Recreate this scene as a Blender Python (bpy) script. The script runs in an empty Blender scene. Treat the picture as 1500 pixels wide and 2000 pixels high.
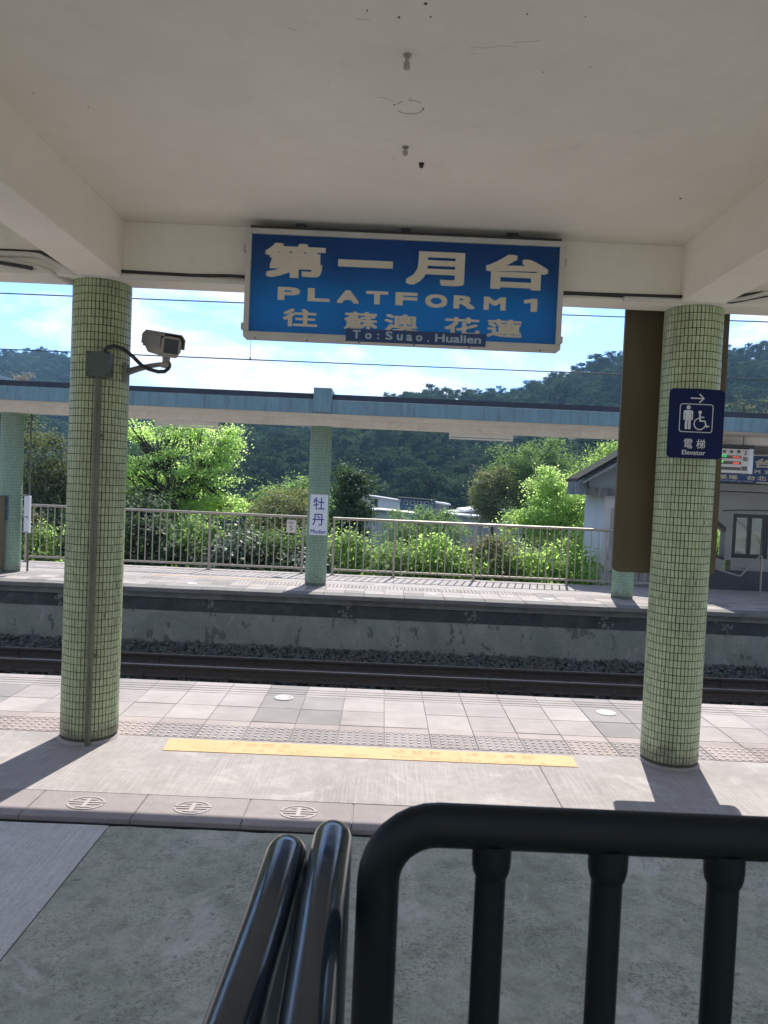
import bpy, bmesh, math, random
import numpy as np
from mathutils import Vector, Matrix, Quaternion, noise as mnoise

random.seed(7)
RNG = np.random.default_rng(11)
SC = bpy.context.scene
COL = SC.collection
PI = math.pi

# ------------------------------------------------------------------ camera, sky, sun, exposure
YAW, PITCH, ROLL, CAM_H = 0.001388, -0.034489, 0.043801, 1.8133
def camera_axes():
    f = Vector((math.sin(YAW) * math.cos(PITCH), math.cos(YAW) * math.cos(PITCH), math.sin(PITCH)))
    r0 = Vector((math.cos(YAW), -math.sin(YAW), 0)); u0 = r0.cross(f)
    c, s = math.cos(ROLL), math.sin(ROLL)
    return c * r0 + s * u0, -s * r0 + c * u0, f
r_, u_, f_ = camera_axes()
cam_data = bpy.data.cameras.new('camera')
cam = bpy.data.objects.new('camera', cam_data); COL.objects.link(cam)
cam.matrix_world = Matrix(((r_.x, u_.x, -f_.x, 0), (r_.y, u_.y, -f_.y, 0), (r_.z, u_.z, -f_.z, CAM_H), (0, 0, 0, 1)))
cam_data.sensor_fit = 'VERTICAL'; cam_data.sensor_height = 24.0; cam_data.sensor_width = 18.0
cam_data.lens = 24.0 * 1497.58 / 2000.0
cam_data.clip_start = 0.05; cam_data.clip_end = 3000
cam_data.dof.use_dof = True; cam_data.dof.focus_distance = 6.5; cam_data.dof.aperture_fstop = 11.0
SC.camera = cam

SUN_DIR = Vector((0.215, 1.0, 1.311)).normalized()
SUN_EL = math.asin(SUN_DIR.z); SUN_ROT = math.atan2(SUN_DIR.x, SUN_DIR.y)
world = bpy.data.worlds.new('World'); SC.world = world; world.use_nodes = True
wt = world.node_tree; wn = wt.nodes; wl = wt.links; wn.clear()
wout = wn.new('ShaderNodeOutputWorld'); wbg = wn.new('ShaderNodeBackground')
wsky = wn.new('ShaderNodeTexSky'); wsky.sky_type = 'NISHITA'; wsky.sun_disc = False
wsky.sun_elevation = SUN_EL; wsky.sun_rotation = SUN_ROT; wsky.air_density = 1.0; wsky.dust_density = 0.3; wsky.ozone_density = 3.0
wtc = wn.new('ShaderNodeTexCoord'); wsep = wn.new('ShaderNodeSeparateXYZ')
wl.new(wtc.outputs['Generated'], wsep.inputs[0])
wz = wn.new('ShaderNodeMath'); wz.operation = 'MAXIMUM'; wz.inputs[1].default_value = 0.0; wl.new(wsep.outputs['Z'], wz.inputs[0])
wz2 = wn.new('ShaderNodeMath'); wz2.operation = 'ADD'; wz2.inputs[1].default_value = 0.22; wl.new(wz.outputs[0], wz2.inputs[0])
wdv = wn.new('ShaderNodeVectorMath'); wdv.operation = 'DIVIDE'
wcomb = wn.new('ShaderNodeCombineXYZ')
for k in range(3): wl.new(wz2.outputs[0], wcomb.inputs[k])
wl.new(wtc.outputs['Generated'], wdv.inputs[0]); wl.new(wcomb.outputs[0], wdv.inputs[1])
wno = wn.new('ShaderNodeTexNoise'); wno.inputs['Scale'].default_value = 2.3; wno.inputs['Detail'].default_value = 9; wno.inputs['Roughness'].default_value = 0.56; wno.inputs['Distortion'].default_value = 0.35
wl.new(wdv.outputs[0], wno.inputs['Vector'])
wramp = wn.new('ShaderNodeValToRGB'); wramp.color_ramp.elements[0].position = 0.46; wramp.color_ramp.elements[1].position = 0.58
wramp.color_ramp.elements[0].color = (0.05, 0.05, 0.05, 1); wramp.color_ramp.elements[1].color = (0.95, 0.95, 0.95, 1)
wl.new(wno.outputs['Fac'], wramp.inputs[0])
wmix = wn.new('ShaderNodeMix'); wmix.data_type = 'RGBA'
wtint = wn.new('ShaderNodeMix'); wtint.data_type = 'RGBA'; wtint.blend_type = 'MULTIPLY'; wtint.inputs['Factor'].default_value = 1.0
wtint.inputs['B'].default_value = (0.70, 0.88, 1.30, 1); wl.new(wsky.outputs[0], wtint.inputs['A'])
wl.new(wramp.outputs['Color'], wmix.inputs['Factor']); wl.new(wtint.outputs['Result'], wmix.inputs['A'])
wmix.inputs['B'].default_value = (4.9, 5.0, 5.1, 1)
wl.new(wmix.outputs['Result'], wbg.inputs['Color']); wbg.inputs['Strength'].default_value = 0.060
wl.new(wbg.outputs[0], wout.inputs['Surface'])

sun_data = bpy.data.lights.new('sun', 'SUN'); sun_data.energy = 2.0; sun_data.angle = math.radians(0.5); sun_data.color = (1.0, 0.93, 0.86)
sun = bpy.data.objects.new('sun', sun_data); COL.objects.link(sun)
sun.rotation_mode = 'QUATERNION'; sun.rotation_quaternion = SUN_DIR.to_track_quat('Z', 'Y'); sun.location = (4, 20, 40)

SC.view_settings.view_transform = 'Standard'; SC.view_settings.look = 'None'
SC.view_settings.exposure = 2.0; SC.view_settings.gamma = 1.0; SC.view_settings.use_curve_mapping = False
SC.render.engine = 'CYCLES'
SC.cycles.use_denoising = True
SC.cycles.max_bounces = 10; SC.cycles.diffuse_bounces = 6; SC.cycles.glossy_bounces = 3; SC.cycles.transmission_bounces = 6
SC.cycles.transparent_max_bounces = 8; SC.cycles.volume_bounces = 0
SC.cycles.sample_clamp_indirect = 8.0

# ------------------------------------------------------------------ materials
def lerp3(a, b, t): return tuple(a[i] + (b[i] - a[i]) * t for i in range(3))
def scal(c, k): return (c[0] * k, c[1] * k, c[2] * k, 1)

class NT:
    def __init__(s, name):
        s.m = bpy.data.materials.new(name); s.m.use_nodes = True
        s.t = s.m.node_tree; s.n = s.t.nodes; s.l = s.t.links; s.n.clear()
        s.out = s.n.new('ShaderNodeOutputMaterial')
    def add(s, kind, **kw):
        x = s.n.new(kind)
        for k, v in kw.items(): setattr(x, k, v)
        return x
    def link(s, a, b): s.l.new(a, b)
    def pos(s, scale=(1, 1, 1), rot=(0, 0, 0)):
        g = s.add('ShaderNodeNewGeometry'); mp = s.add('ShaderNodeMapping')
        mp.inputs['Scale'].default_value = scale; mp.inputs['Rotation'].default_value = rot
        s.link(g.outputs['Position'], mp.inputs['Vector']); return mp.outputs['Vector']
    def noise(s, vec, scale, detail=5, rough=0.6, dist=0.0):
        x = s.add('ShaderNodeTexNoise'); x.inputs['Scale'].default_value = scale; x.inputs['Detail'].default_value = detail
        x.inputs['Roughness'].default_value = rough; x.inputs['Distortion'].default_value = dist
        s.link(vec, x.inputs['Vector']); return x.outputs['Fac']
    def ramp(s, fac, stops):
        x = s.add('ShaderNodeValToRGB'); e = x.color_ramp.elements
        while len(e) < len(stops): e.new(0.5)
        for i, (p, c) in enumerate(stops):
            e[i].position = p; e[i].color = (*c[:3], 1) if not isinstance(c, (int, float)) else (c, c, c, 1)
        s.link(fac, x.inputs[0]); return x.outputs['Color']
    def mix(s, fac, a, b, mode='MIX'):
        x = s.add('ShaderNodeMix', data_type='RGBA', blend_type=mode)
        for sock, v in (('Factor', fac), ('A', a), ('B', b)):
            if hasattr(v, 'is_output'): s.link(v, x.inputs[sock])
            elif sock == 'Factor': x.inputs[sock].default_value = v
            else: x.inputs[sock].default_value = (*v[:3], 1)
        return x.outputs['Result']
    def math(s, op, a, b=None):
        x = s.add('ShaderNodeMath', operation=op)
        for i, v in enumerate((a, b)):
            if v is None: continue
            if hasattr(v, 'is_output'): s.link(v, x.inputs[i])
            else: x.inputs[i].default_value = v
        return x.outputs[0]
    def bsdf(s, color, rough=0.7, metal=0.0, spec=0.5, height=None, bump=0.3, dist=0.01):
        b = s.add('ShaderNodeBsdfPrincipled')
        if hasattr(color, 'is_output'): s.link(color, b.inputs['Base Color'])
        else: b.inputs['Base Color'].default_value = (*color[:3], 1)
        if hasattr(rough, 'is_output'): s.link(rough, b.inputs['Roughness'])
        else: b.inputs['Roughness'].default_value = rough
        b.inputs['Metallic'].default_value = metal; b.inputs['Specular IOR Level'].default_value = spec
        if height is not None:
            bp = s.add('ShaderNodeBump'); bp.inputs['Strength'].default_value = bump; bp.inputs['Distance'].default_value = dist
            s.link(height, bp.inputs['Height']); s.link(bp.outputs[0], b.inputs['Normal'])
        s.link(b.outputs[0], s.out.inputs['Surface']); s.b = b
        return s.m

def simple(name, col, rough=0.6, metal=0.0, var=0.25, scale=6.0, fine=60.0, bump=0.15, dist=0.004, dirt=None, dirt_amt=0.5, spec=0.5, objvar=0.0, stretch=(1, 1, 1)):
    t = NT(name); p = t.pos(stretch)
    n1 = t.noise(p, scale, 6, 0.62); n2 = t.noise(p, fine, 4, 0.6)
    c = t.ramp(n1, [(0.3, scal(col, 1 - var)), (0.7, scal(col, 1 + var * 0.6))])
    c = t.mix(0.22, c, t.ramp(n2, [(0.3, scal(col, 0.6)), (0.75, scal(col, 1.3))]))
    if dirt:
        n3 = t.noise(p, scale * 0.55 + 0.3, 8, 0.7, 0.6)
        f = t.ramp(n3, [(0.5, 0.0), (0.72, dirt_amt)])
        c = t.mix(f, c, dirt)
    if objvar:
        oi = t.add('ShaderNodeObjectInfo')
        v = t.math('MULTIPLY_ADD', oi.outputs['Random'], objvar * 2); t.n[-1].inputs[2].default_value = 1 - objvar
        c = t.mix(1.0, c, v, 'MULTIPLY')
    return t.bsdf(c, rough, metal, spec, n2, bump, dist)

M = {}
# painted concrete of the canopy
t = NT('canopy_paint'); p = t.pos(); n1 = t.noise(p, 0.9, 6, 0.6); n2 = t.noise(p, 9, 6, 0.7); n3 = t.noise(p, 55, 3); n4 = t.noise(p, 3.3, 9, 0.75, 0.8)
c = t.ramp(n1, [(0.3, (0.76, 0.705, 0.615)), (0.7, (0.85, 0.80, 0.70))])
n8 = t.noise(p, 2.6, 7, 0.7, 0.5); c = t.mix(t.ramp(n8, [(0.4, 0.22), (0.62, 0.0)]), c, (0.66, 0.61, 0.51))
c = t.mix(t.ramp(n2, [(0.56, 0), (0.8, 0.25)]), c, (0.55, 0.51, 0.44))
c = t.mix(t.ramp(n4, [(0.60, 0), (0.68, 0.16), (0.74, 0.3)]), c, (0.46, 0.41, 0.33))
M['paint'] = t.bsdf(c, 0.75, 0, 0.3, t.math('ADD', n2, n3), 0.12, 0.004)
M['paint2'] = simple('far_canopy_paint', (0.80, 0.76, 0.69), 0.75, var=0.1, scale=1.6, fine=14, dirt=(0.33, 0.3, 0.25), dirt_amt=0.35)
M['teal'] = simple('teal_fascia_paint', (0.13, 0.225, 0.245), 0.6, var=0.22, scale=5, fine=30, dirt=(0.05, 0.075, 0.075), dirt_amt=0.55, stretch=(3, 3, 0.35))
M['roofing'] = simple('dark_roof_membrane', (0.03, 0.034, 0.045), 0.8, var=0.3)
# concretes
def concrete(name, lo, hi, broom=0.0, broom_rot=0.0, patch=None, speck=0.35, bump=0.35, pscale=1.3, rough=0.85):
    t = NT(name); p = t.pos(); n1 = t.noise(p, pscale, 8, 0.68, 0.4); n2 = t.noise(p, 14, 6, 0.7); n3 = t.noise(p, 130, 3, 0.7)
    c = t.ramp(n1, [(0.32, lo), (0.68, hi)])
    c = t.mix(t.ramp(n2, [(0.35, 0.35), (0.62, 0.0)]), c, scal(lo, 0.7))
    c = t.mix(t.ramp(n3, [(0.36, speck), (0.5, 0.0)]), c, scal(lo, 0.42))
    c = t.mix(t.ramp(n3, [(0.55, 0.0), (0.7, speck * 0.8)]), c, scal(hi, 1.25))
    h = t.math('ADD', n2, t.math('MULTIPLY', n3, 0.8))
    if broom:
        pb = t.pos((70, 2.2, 70), (0, 0, broom_rot)); nb = t.noise(pb, 1.0, 3, 0.6)
        mask = t.ramp(t.noise(p, 1.7, 5, 0.6), [(0.38, 0.1), (0.6, 1.0)])
        f = t.math('MULTIPLY', t.ramp(nb, [(0.42, 0), (0.62, broom)]), mask)
        c = t.mix(f, c, scal(hi, 1.18)); h = t.math('ADD', h, t.math('MULTIPLY', nb, broom * 1.6))
    if patch:
        n5 = t.noise(p, 2.3, 9, 0.72, 1.2)
        c = t.mix(t.ramp(n5, [(0.52, 0.0), (0.64, 0.45)]), c, patch)
    return t.bsdf(c, rough, 0, 0.3, h, bump, 0.004)
M['conc_platform'] = concrete('platform_concrete', (0.262, 0.245, 0.232), (0.365, 0.342, 0.327), broom=0.45, speck=0.22, bump=0.4, patch=(0.455, 0.44, 0.42))  # the platform concrete's own pale colour
t = NT('worn_concrete'); p = t.pos(); n1 = t.noise(p, 2.1, 8, 0.68, 0.5); n2 = t.noise(p, 11, 7, 0.72, 0.4); n3 = t.noise(p, 62, 5, 0.75); n4 = t.noise(p, 1.3, 9, 0.74, 1.1); n5 = t.noise(p, 170, 2, 0.6)
c = t.ramp(n1, [(0.32, (0.305, 0.325, 0.255)), (0.5, (0.41, 0.425, 0.345)), (0.68, (0.50, 0.50, 0.43))])
c = t.mix(t.ramp(n2, [(0.36, 0.6), (0.56, 0.0)]), c, (0.205, 0.22, 0.175))
gm = t.ramp(t.noise(p, 2.8, 5, 0.65, 0.6), [(0.42, 0.15), (0.6, 0.85)])
c = t.mix(t.math('MULTIPLY', gm, t.ramp(n3, [(0.42, 0.85), (0.47, 0.0)])), c, (0.12, 0.135, 0.115))
c = t.mix(t.ramp(n5, [(0.34, 0.55), (0.40, 0.0)]), c, (0.13, 0.14, 0.125))
c = t.mix(t.ramp(n3, [(0.58, 0.0), (0.68, 0.3)]), c, (0.52, 0.53, 0.50))
c = t.mix(t.ramp(n4, [(0.55, 0.0), (0.63, 0.65)]), c, (0.56, 0.555, 0.51))
n6 = t.noise(p, 17, 2, 0.5); c = t.mix(t.ramp(n6, [(0.70, 0.0), (0.73, 0.6)]), c, (0.12, 0.125, 0.115))
n7 = t.noise(t.pos((5, 75, 30), (0, 0, 0.9)), 1.0, 4, 0.7); c = t.mix(t.math('MULTIPLY', t.ramp(n7, [(0.62, 0.0), (0.7, 0.5)]), t.ramp(n4, [(0.48, 0.0), (0.58, 1.0)])), c, (0.56, 0.56, 0.54))
M['conc_near'] = t.bsdf(c, 0.88, 0, 0.25, t.math('ADD', t.math('ADD', n3, t.math('MULTIPLY', n2, 1.2)), t.math('MULTIPLY', n5, 0.5)), 0.9, 0.006)
M['conc_broom'] = concrete('broomed_concrete', (0.45, 0.455, 0.43), (0.60, 0.60, 0.575), broom=0.4, broom_rot=0.35, speck=0.55, bump=0.9, patch=(0.62, 0.615, 0.59))
M['conc_plain'] = simple('plain_concrete', (0.27, 0.26, 0.245), 0.85, var=0.25, scale=1.5, fine=40, bump=0.3)
def paver(name, col, bump=0.25, streak=True):
    t = NT(name); p = t.pos(); oi = t.add('ShaderNodeObjectInfo')
    n1 = t.noise(p, 3.0, 6, 0.65); n3 = t.noise(p, 120, 3, 0.6)
    c = t.ramp(n1, [(0.3, scal(col, 0.82)), (0.7, scal(col, 1.1))])
    if streak:
        n2 = t.noise(t.pos((3, 38, 20)), 1.0, 4, 0.7)
        c = t.mix(t.ramp(n2, [(0.5, 0.0), (0.68, 0.5)]), c, scal(col, 1.3))
    c = t.mix(t.ramp(n3, [(0.3, 0.4), (0.5, 0.0)]), c, scal(col, 0.5))
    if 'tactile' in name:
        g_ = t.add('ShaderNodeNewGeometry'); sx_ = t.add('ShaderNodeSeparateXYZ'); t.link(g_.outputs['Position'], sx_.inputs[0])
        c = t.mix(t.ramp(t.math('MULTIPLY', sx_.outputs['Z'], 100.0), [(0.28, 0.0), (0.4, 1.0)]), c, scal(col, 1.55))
    v = t.ramp(oi.outputs['Random'], [(0.0, 0.84), (1.0, 1.1)])
    c = t.mix(1.0, c, v, 'MULTIPLY')
    return t.bsdf(c, 0.8, 0, 0.3, t.math('ADD', n1, n3), bump, 0.003)
M['tile_pale'] = paver('pale_paving', (0.335, 0.308, 0.29))
M['tile_grey'] = paver('grey_paving', (0.25, 0.236, 0.224), streak=False)
M['tactile'] = paver('tactile_paving', (0.275, 0.252, 0.243), streak=False)
M['tactile_red'] = paver('reddish_tactile_paving', (0.30, 0.258, 0.238), streak=False)
M['border'] = paver('pink_border_paving', (0.335, 0.293, 0.27), streak=False)
M['granite'] = concrete('kerb_granite', (0.25, 0.225, 0.22), (0.32, 0.29, 0.285), speck=0.3, bump=0.15)
M['emblem'] = simple('emblem_relief', (0.335, 0.30, 0.29), 0.75, var=0.1)
M['gap'] = simple('gap_shade_black', (0.018, 0.019, 0.018), 0.95, var=0.4, scale=9)  # near black, shade of the open gap put into the colour
# worn yellow tape
t = NT('worn_yellow_tape'); p = t.pos(); n1 = t.noise(p, 4, 6, 0.7); n2 = t.noise(t.pos((9, 60, 9)), 1.0, 5, 0.7); n3 = t.noise(p, 90, 3)
c = t.ramp(n1, [(0.3, (0.52, 0.32, 0.15)), (0.7, (0.60, 0.395, 0.205))])
c = t.mix(t.ramp(n2, [(0.58, 0), (0.75, 0.6)]), c, (0.42, 0.36, 0.27))
M['tape'] = t.bsdf(c, 0.75, 0, 0.3, n3, 0.2, 0.002)
t = NT('faded_red_print'); p = t.pos(); n1 = t.noise(p, 38, 5, 0.75); n2 = t.noise(p, 5, 4)
f = t.ramp(t.math('ADD', n1, t.math('MULTIPLY', n2, 0.35)), [(0.60, 1.0), (0.74, 0.0)])
c = t.mix(f, (0.50, 0.20, 0.085), (0.61, 0.405, 0.165)); M['faded'] = t.bsdf(c, 0.75)
# column mosaic
def mosaic(name, col, dirt):
    t = NT(name); g = t.add('ShaderNodeNewGeometry'); oi = t.add('ShaderNodeObjectInfo'); p = t.pos()
    rnd = t.math('FRACT', t.math('ADD', g.outputs['Random Per Island'], oi.outputs['Random']))
    c = t.ramp(rnd, [(0.0, scal(col, 0.88)), (0.5, col), (1.0, scal(col, 1.1))])
    n1 = t.noise(t.pos((2.5, 2.5, 1.1)), 2.2, 7, 0.7, 0.3); n2 = t.noise(p, 80, 3, 0.7)
    c = t.mix(t.ramp(n1, [(0.45, 0.0), (0.75, 0.55)]), c, dirt)
    c = t.mix(t.ramp(n2, [(0.62, 0.0), (0.72, 0.5)]), c, scal(dirt, 0.6))
    sz_ = t.add('ShaderNodeSeparateXYZ'); t.link(p, sz_.inputs[0]); nb = t.noise(p, 9, 6, 0.7)
    foot = t.math('SUBTRACT', t.math('MULTIPLY', nb, 0.55), sz_.outputs['Z'])
    c = t.mix(t.ramp(foot, [(0.12, 0.0), (0.22, 0.75)]), c, (0.16, 0.145, 0.11))
    return t.bsdf(c, 0.38, 0, 0.45, n2, 0.1, 0.002)
M['mosaic_a'] = mosaic('olive_green_mosaic', (0.35, 0.415, 0.24), (0.17, 0.165, 0.10))
M['mosaic_b'] = mosaic('sage_green_mosaic', (0.40, 0.485, 0.29), (0.24, 0.22, 0.15))
M['mosaic_far'] = mosaic('mint_green_mosaic', (0.25, 0.37, 0.265), (0.22, 0.28, 0.17))
M['grout'] = simple('dark_grout', (0.078, 0.074, 0.048), 0.9, var=0.3, scale=12)
M['grout_far'] = simple('grey_green_grout', (0.10, 0.14, 0.11), 0.9, var=0.3, scale=12)
# metals and plastics
M['black_metal'] = None
t = NT('black_gloss_paint'); p = t.pos(); n1 = t.noise(p, 60, 4, 0.7); n2 = t.noise(t.pos((30, 420, 30), (0, 0, 0.5)), 1.0, 2, 0.5); n4 = t.noise(p, 7, 3)
c = t.mix(t.ramp(n1, [(0.66, 0.0), (0.74, 0.3)]), (0.014, 0.022, 0.026), (0.06, 0.065, 0.065))
c = t.mix(t.math('MULTIPLY', t.ramp(n2, [(0.68, 0.0), (0.72, 0.5)]), t.ramp(n4, [(0.5, 0.0), (0.6, 1.0)])), c, (0.2, 0.2, 0.2))
M['black_metal'] = t.bsdf(c, t.ramp(n1, [(0.3, 0.09), (0.8, 0.24)]), 0, 0.6, n1, 0.015, 0.0006)
t = NT('satin_black_paint'); p = t.pos(); n1 = t.noise(p, 75, 5, 0.75); n2 = t.noise(p, 240, 3, 0.6); n3 = t.noise(p, 6, 4)
c = t.mix(t.ramp(n1, [(0.66, 0.0), (0.70, 0.5)]), (0.003, 0.0065, 0.006), (0.035, 0.04, 0.036))
M['rail_black'] = t.bsdf(c, t.ramp(n3, [(0.3, 0.42), (0.7, 0.6)]), 0, 0.2, t.math('ADD', n1, n2), 0.1, 0.0012)
M['steel'] = simple('dull_stainless', (0.37, 0.335, 0.285), 0.42, metal=0.55, var=0.15, scale=8, fine=120, bump=0.03)
M['alu'] = simple('aged_aluminium', (0.50, 0.48, 0.44), 0.5, metal=0.3, var=0.12, scale=5)
M['pipe_green'] = simple('green_painted_pipe', (0.11, 0.125, 0.08), 0.5, var=0.3, scale=6, dirt=(0.05, 0.05, 0.035))
M['box_green'] = simple('grey_green_box_paint', (0.06, 0.085, 0.072), 0.5, var=0.15)
M['pvc'] = simple('off_white_conduit', (0.58, 0.55, 0.49), 0.55, var=0.12, scale=5)
M['cable'] = simple('black_cable', (0.02, 0.022, 0.022), 0.6, var=0.2)
M['screw'] = simple('dark_screw', (0.03, 0.03, 0.03), 0.5)
M['cam_body'] = simple('camera_housing_paint', (0.29, 0.27, 0.23), 0.5, var=0.1, scale=8)
M['cam_hood'] = simple('camera_hood_paint', (0.2, 0.195, 0.185), 0.5, var=0.12, scale=8)
M['cam_glass'] = simple('dark_camera_glass', (0.012, 0.018, 0.024), 0.12, var=0.05)
M['navy'] = simple('navy_sign_paint', (0.004, 0.013, 0.07), 0.5, var=0.08, scale=3, spec=0.15)
M['white_print'] = simple('white_print', (0.62, 0.63, 0.66), 0.5, var=0.05)
M['blue_print'] = simple('blue_print', (0.02, 0.04, 0.25), 0.5, var=0.05)
M['old_blue'] = simple('peeling_blue_paint', (0.06, 0.12, 0.22), 0.7, var=0.3, scale=14, dirt=(0.25, 0.35, 0.28), dirt_amt=0.9)
M['plate_white'] = simple('white_enamel_plate', (0.70, 0.71, 0.72), 0.4, var=0.05)
M['disc_grey'] = simple('worn_disc', (0.36, 0.355, 0.34), 0.5, var=0.2, scale=30)
M['faint'] = simple('faint_grey_mark', (0.45, 0.41, 0.34), 0.8)
M['grey_plate'] = simple('pale_number_plate', (0.60, 0.58, 0.54), 0.5, var=0.08)
M['dark_print'] = simple('dark_print', (0.04, 0.04, 0.045), 0.6, var=0.05)
t = NT('brown_board_back'); p = t.pos((2, 2, 0.5)); n1 = t.noise(p, 1.4, 7, 0.7, 0.5); n2 = t.noise(t.pos((14, 14, 1.2)), 1.0, 5, 0.7)
c = t.ramp(n1, [(0.3, (0.092, 0.074, 0.042)), (0.7, (0.135, 0.11, 0.064))]); c = t.mix(t.ramp(n2, [(0.62, 0), (0.8, 0.3)]), c, (0.16, 0.14, 0.1))
M['brown'] = t.bsdf(c, 0.55, 0, 0.3, n2, 0.08, 0.003)
# sign face: translucent blue acrylic
def acrylic(name, dif, tra, w):
    t = NT(name); a = t.add('ShaderNodeBsdfDiffuse'); b = t.add('ShaderNodeBsdfTranslucent'); mx = t.add('ShaderNodeMixShader'); g = t.add('ShaderNodeBsdfGlossy'); m2 = t.add('ShaderNodeMixShader')
    n = t.noise(t.pos(), 2.0, 4)
    c1 = t.ramp(n, [(0.3, scal(dif, 0.85)), (0.7, scal(dif, 1.1))])
    t.link(c1, a.inputs[0]); b.inputs[0].default_value = (*tra, 1); mx.inputs[0].default_value = w
    g.inputs['Roughness'].default_value = 0.25; m2.inputs[0].default_value = 0.03
    t.link(a.outputs[0], mx.inputs[1]); t.link(b.outputs[0], mx.inputs[2]); t.link(mx.outputs[0], m2.inputs[1]); t.link(g.outputs[0], m2.inputs[2])
    t.link(m2.outputs[0], t.out.inputs['Surface']); return t.m
M['sign_blue'] = acrylic('blue_sign_acrylic', (0.009, 0.044, 0.125), (0.003, 0.38, 1.0), 0.64)
M['sign_back'] = acrylic('white_sign_acrylic', (0.6, 0.6, 0.6), (0.93, 0.95, 0.97), 0.92)
M['sign_letter'] = simple('cream_sign_lettering', (0.60, 0.545, 0.43), 0.6, var=0.08)
M['sticker'] = simple('blue_sticker', (0.012, 0.045, 0.15), 0.5, var=0.08)
M['sticker_print'] = simple('grey_blue_print', (0.33, 0.42, 0.52), 0.5, var=0.06)
M['sign2_blue'] = simple('blue_sign_panel', (0.012, 0.055, 0.19), 0.4, var=0.06)
# track and wall
M['rust'] = simple('rusty_rail_steel', (0.075, 0.058, 0.043), 0.8, metal=0.2, var=0.35, scale=14)
M['rail_top'] = simple('worn_rail_head', (0.34, 0.32, 0.29), 0.4, metal=0.6, var=0.2, scale=14)
M['earth'] = simple('dark_track_dirt', (0.04, 0.038, 0.032), 0.95, var=0.4, scale=3)
M['ballast'] = simple('ballast_stone', (0.078, 0.080, 0.068), 0.9, var=0.6, scale=9, fine=60, objvar=0.2)
M['soil'] = simple('stony_trackbed', (0.23, 0.22, 0.21), 0.95, var=0.4, scale=2)
t = NT('stained_platform_wall'); p = t.pos(); n1 = t.noise(t.pos((1, 1, 0.7)), 1.6, 8, 0.7, 0.6); n2 = t.noise(t.pos((1.5, 1.5, 0.9)), 3.4, 8, 0.66, 0.35); n3 = t.noise(p, 40, 4, 0.7)
c = t.ramp(n1, [(0.3, (0.16, 0.175, 0.142)), (0.7, (0.275, 0.288, 0.24))])
c = t.mix(t.ramp(n2, [(0.59, 0.0), (0.605, 0.8)]), c, (0.085, 0.098, 0.088))
c = t.mix(t.ramp(n2, [(0.34, 0.45), (0.38, 0.0)]), c, (0.34, 0.335, 0.31))
c = t.mix(t.ramp(n3, [(0.3, 0.4), (0.5, 0)]), c, (0.06, 0.06, 0.055))
M['wall_low'] = t.bsdf(c, 0.9, 0, 0.2, t.math('ADD', n2, n3), 0.5, 0.01)
t = NT('mossy_dark_band'); p = t.pos(); n1 = t.noise(p, 2.4, 9, 0.75, 0.9); n3 = t.noise(p, 30, 4, 0.7)
c = t.ramp(n1, [(0.35, (0.034, 0.043, 0.04)), (0.62, (0.066, 0.075, 0.07)), (0.72, (0.15, 0.15, 0.14))])
M['wall_band'] = t.bsdf(c, 0.9, 0, 0.2, t.math('ADD', n1, n3), 0.6, 0.015)
M['wall_top'] = simple('grey_wall_strip', (0.16, 0.168, 0.152), 0.9, var=0.4, scale=2.5, fine=30, dirt=(0.04, 0.045, 0.04), dirt_amt=0.8)
M['coping'] = simple('dark_coping', (0.14, 0.14, 0.13), 0.85, var=0.3, scale=3, dirt=(0.05, 0.05, 0.045))
# buildings
M['white_wall'] = simple('white_painted_wall', (0.52, 0.545, 0.57), 0.7, var=0.12, scale=2, dirt=(0.3, 0.3, 0.28), dirt_amt=0.35)
M['grey_wall'] = simple('grey_render', (0.33, 0.34, 0.33), 0.8, var=0.15, scale=2)
M['stair_wall'] = simple('shaded_grey_render', (0.29, 0.30, 0.265), 0.8, var=0.15, scale=2)  # darker copy of the grey render, shade put into its colour
M['gable_grey'] = simple('blue_grey_panel', (0.20, 0.25, 0.275), 0.6, var=0.08)
M['weathered'] = simple('weathered_white_plank', (0.42, 0.42, 0.41), 0.8, var=0.3, scale=6, dirt=(0.12, 0.11, 0.1), dirt_amt=0.8, stretch=(3, 3, 0.6), objvar=0.2)
M['dark_roof'] = simple('dark_green_roof', (0.02, 0.026, 0.022), 0.9, var=0.25, spec=0.1)
M['white_roof'] = simple('white_sheet_roof', (0.72, 0.71, 0.72), 0.5, var=0.1)
M['blue_wall'] = simple('blue_steel_wall', (0.05, 0.10, 0.17), 0.6, var=0.15)
M['valance'] = simple('streaked_dark_valance', (0.12, 0.13, 0.14), 0.7, var=0.4, scale=4, dirt=(0.5, 0.5, 0.5), dirt_amt=0.8, stretch=(6, 6, 0.8))
M['dado'] = simple('dark_granite_dado', (0.05, 0.058, 0.072), 0.35, var=0.3, scale=30, fine=140)
M['frame_dark'] = simple('dark_window_frame', (0.012, 0.014, 0.014), 0.4, var=0.1)
M['doorway_shade'] = simple('doorway_shade_paint', (0.03, 0.032, 0.03), 0.9)
t = NT('window_glass'); a = t.add('ShaderNodeBsdfTransparent'); a.inputs[0].default_value = (0.75, 0.82, 0.8, 1); g = t.add('ShaderNodeBsdfGlossy'); g.inputs['Roughness'].default_value = 0.03
mx = t.add('ShaderNodeMixShader'); lw = t.add('ShaderNodeLayerWeight'); lw.inputs[0].default_value = 0.35
t.link(t.math('ADD', t.math('MULTIPLY', lw.outputs['Fresnel'], 0.8), 0.06), mx.inputs[0]); t.link(a.outputs[0], mx.inputs[1]); t.link(g.outputs[0], mx.inputs[2]); t.link(mx.outputs[0], t.out.inputs['Surface'])
M['glass'] = t.m
M['board_cream'] = simple('cream_display_case', (0.62, 0.58, 0.47), 0.5, var=0.06)
M['board_row'] = simple('unlit_display_row', (0.10, 0.085, 0.055), 0.4, var=0.05)
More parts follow.
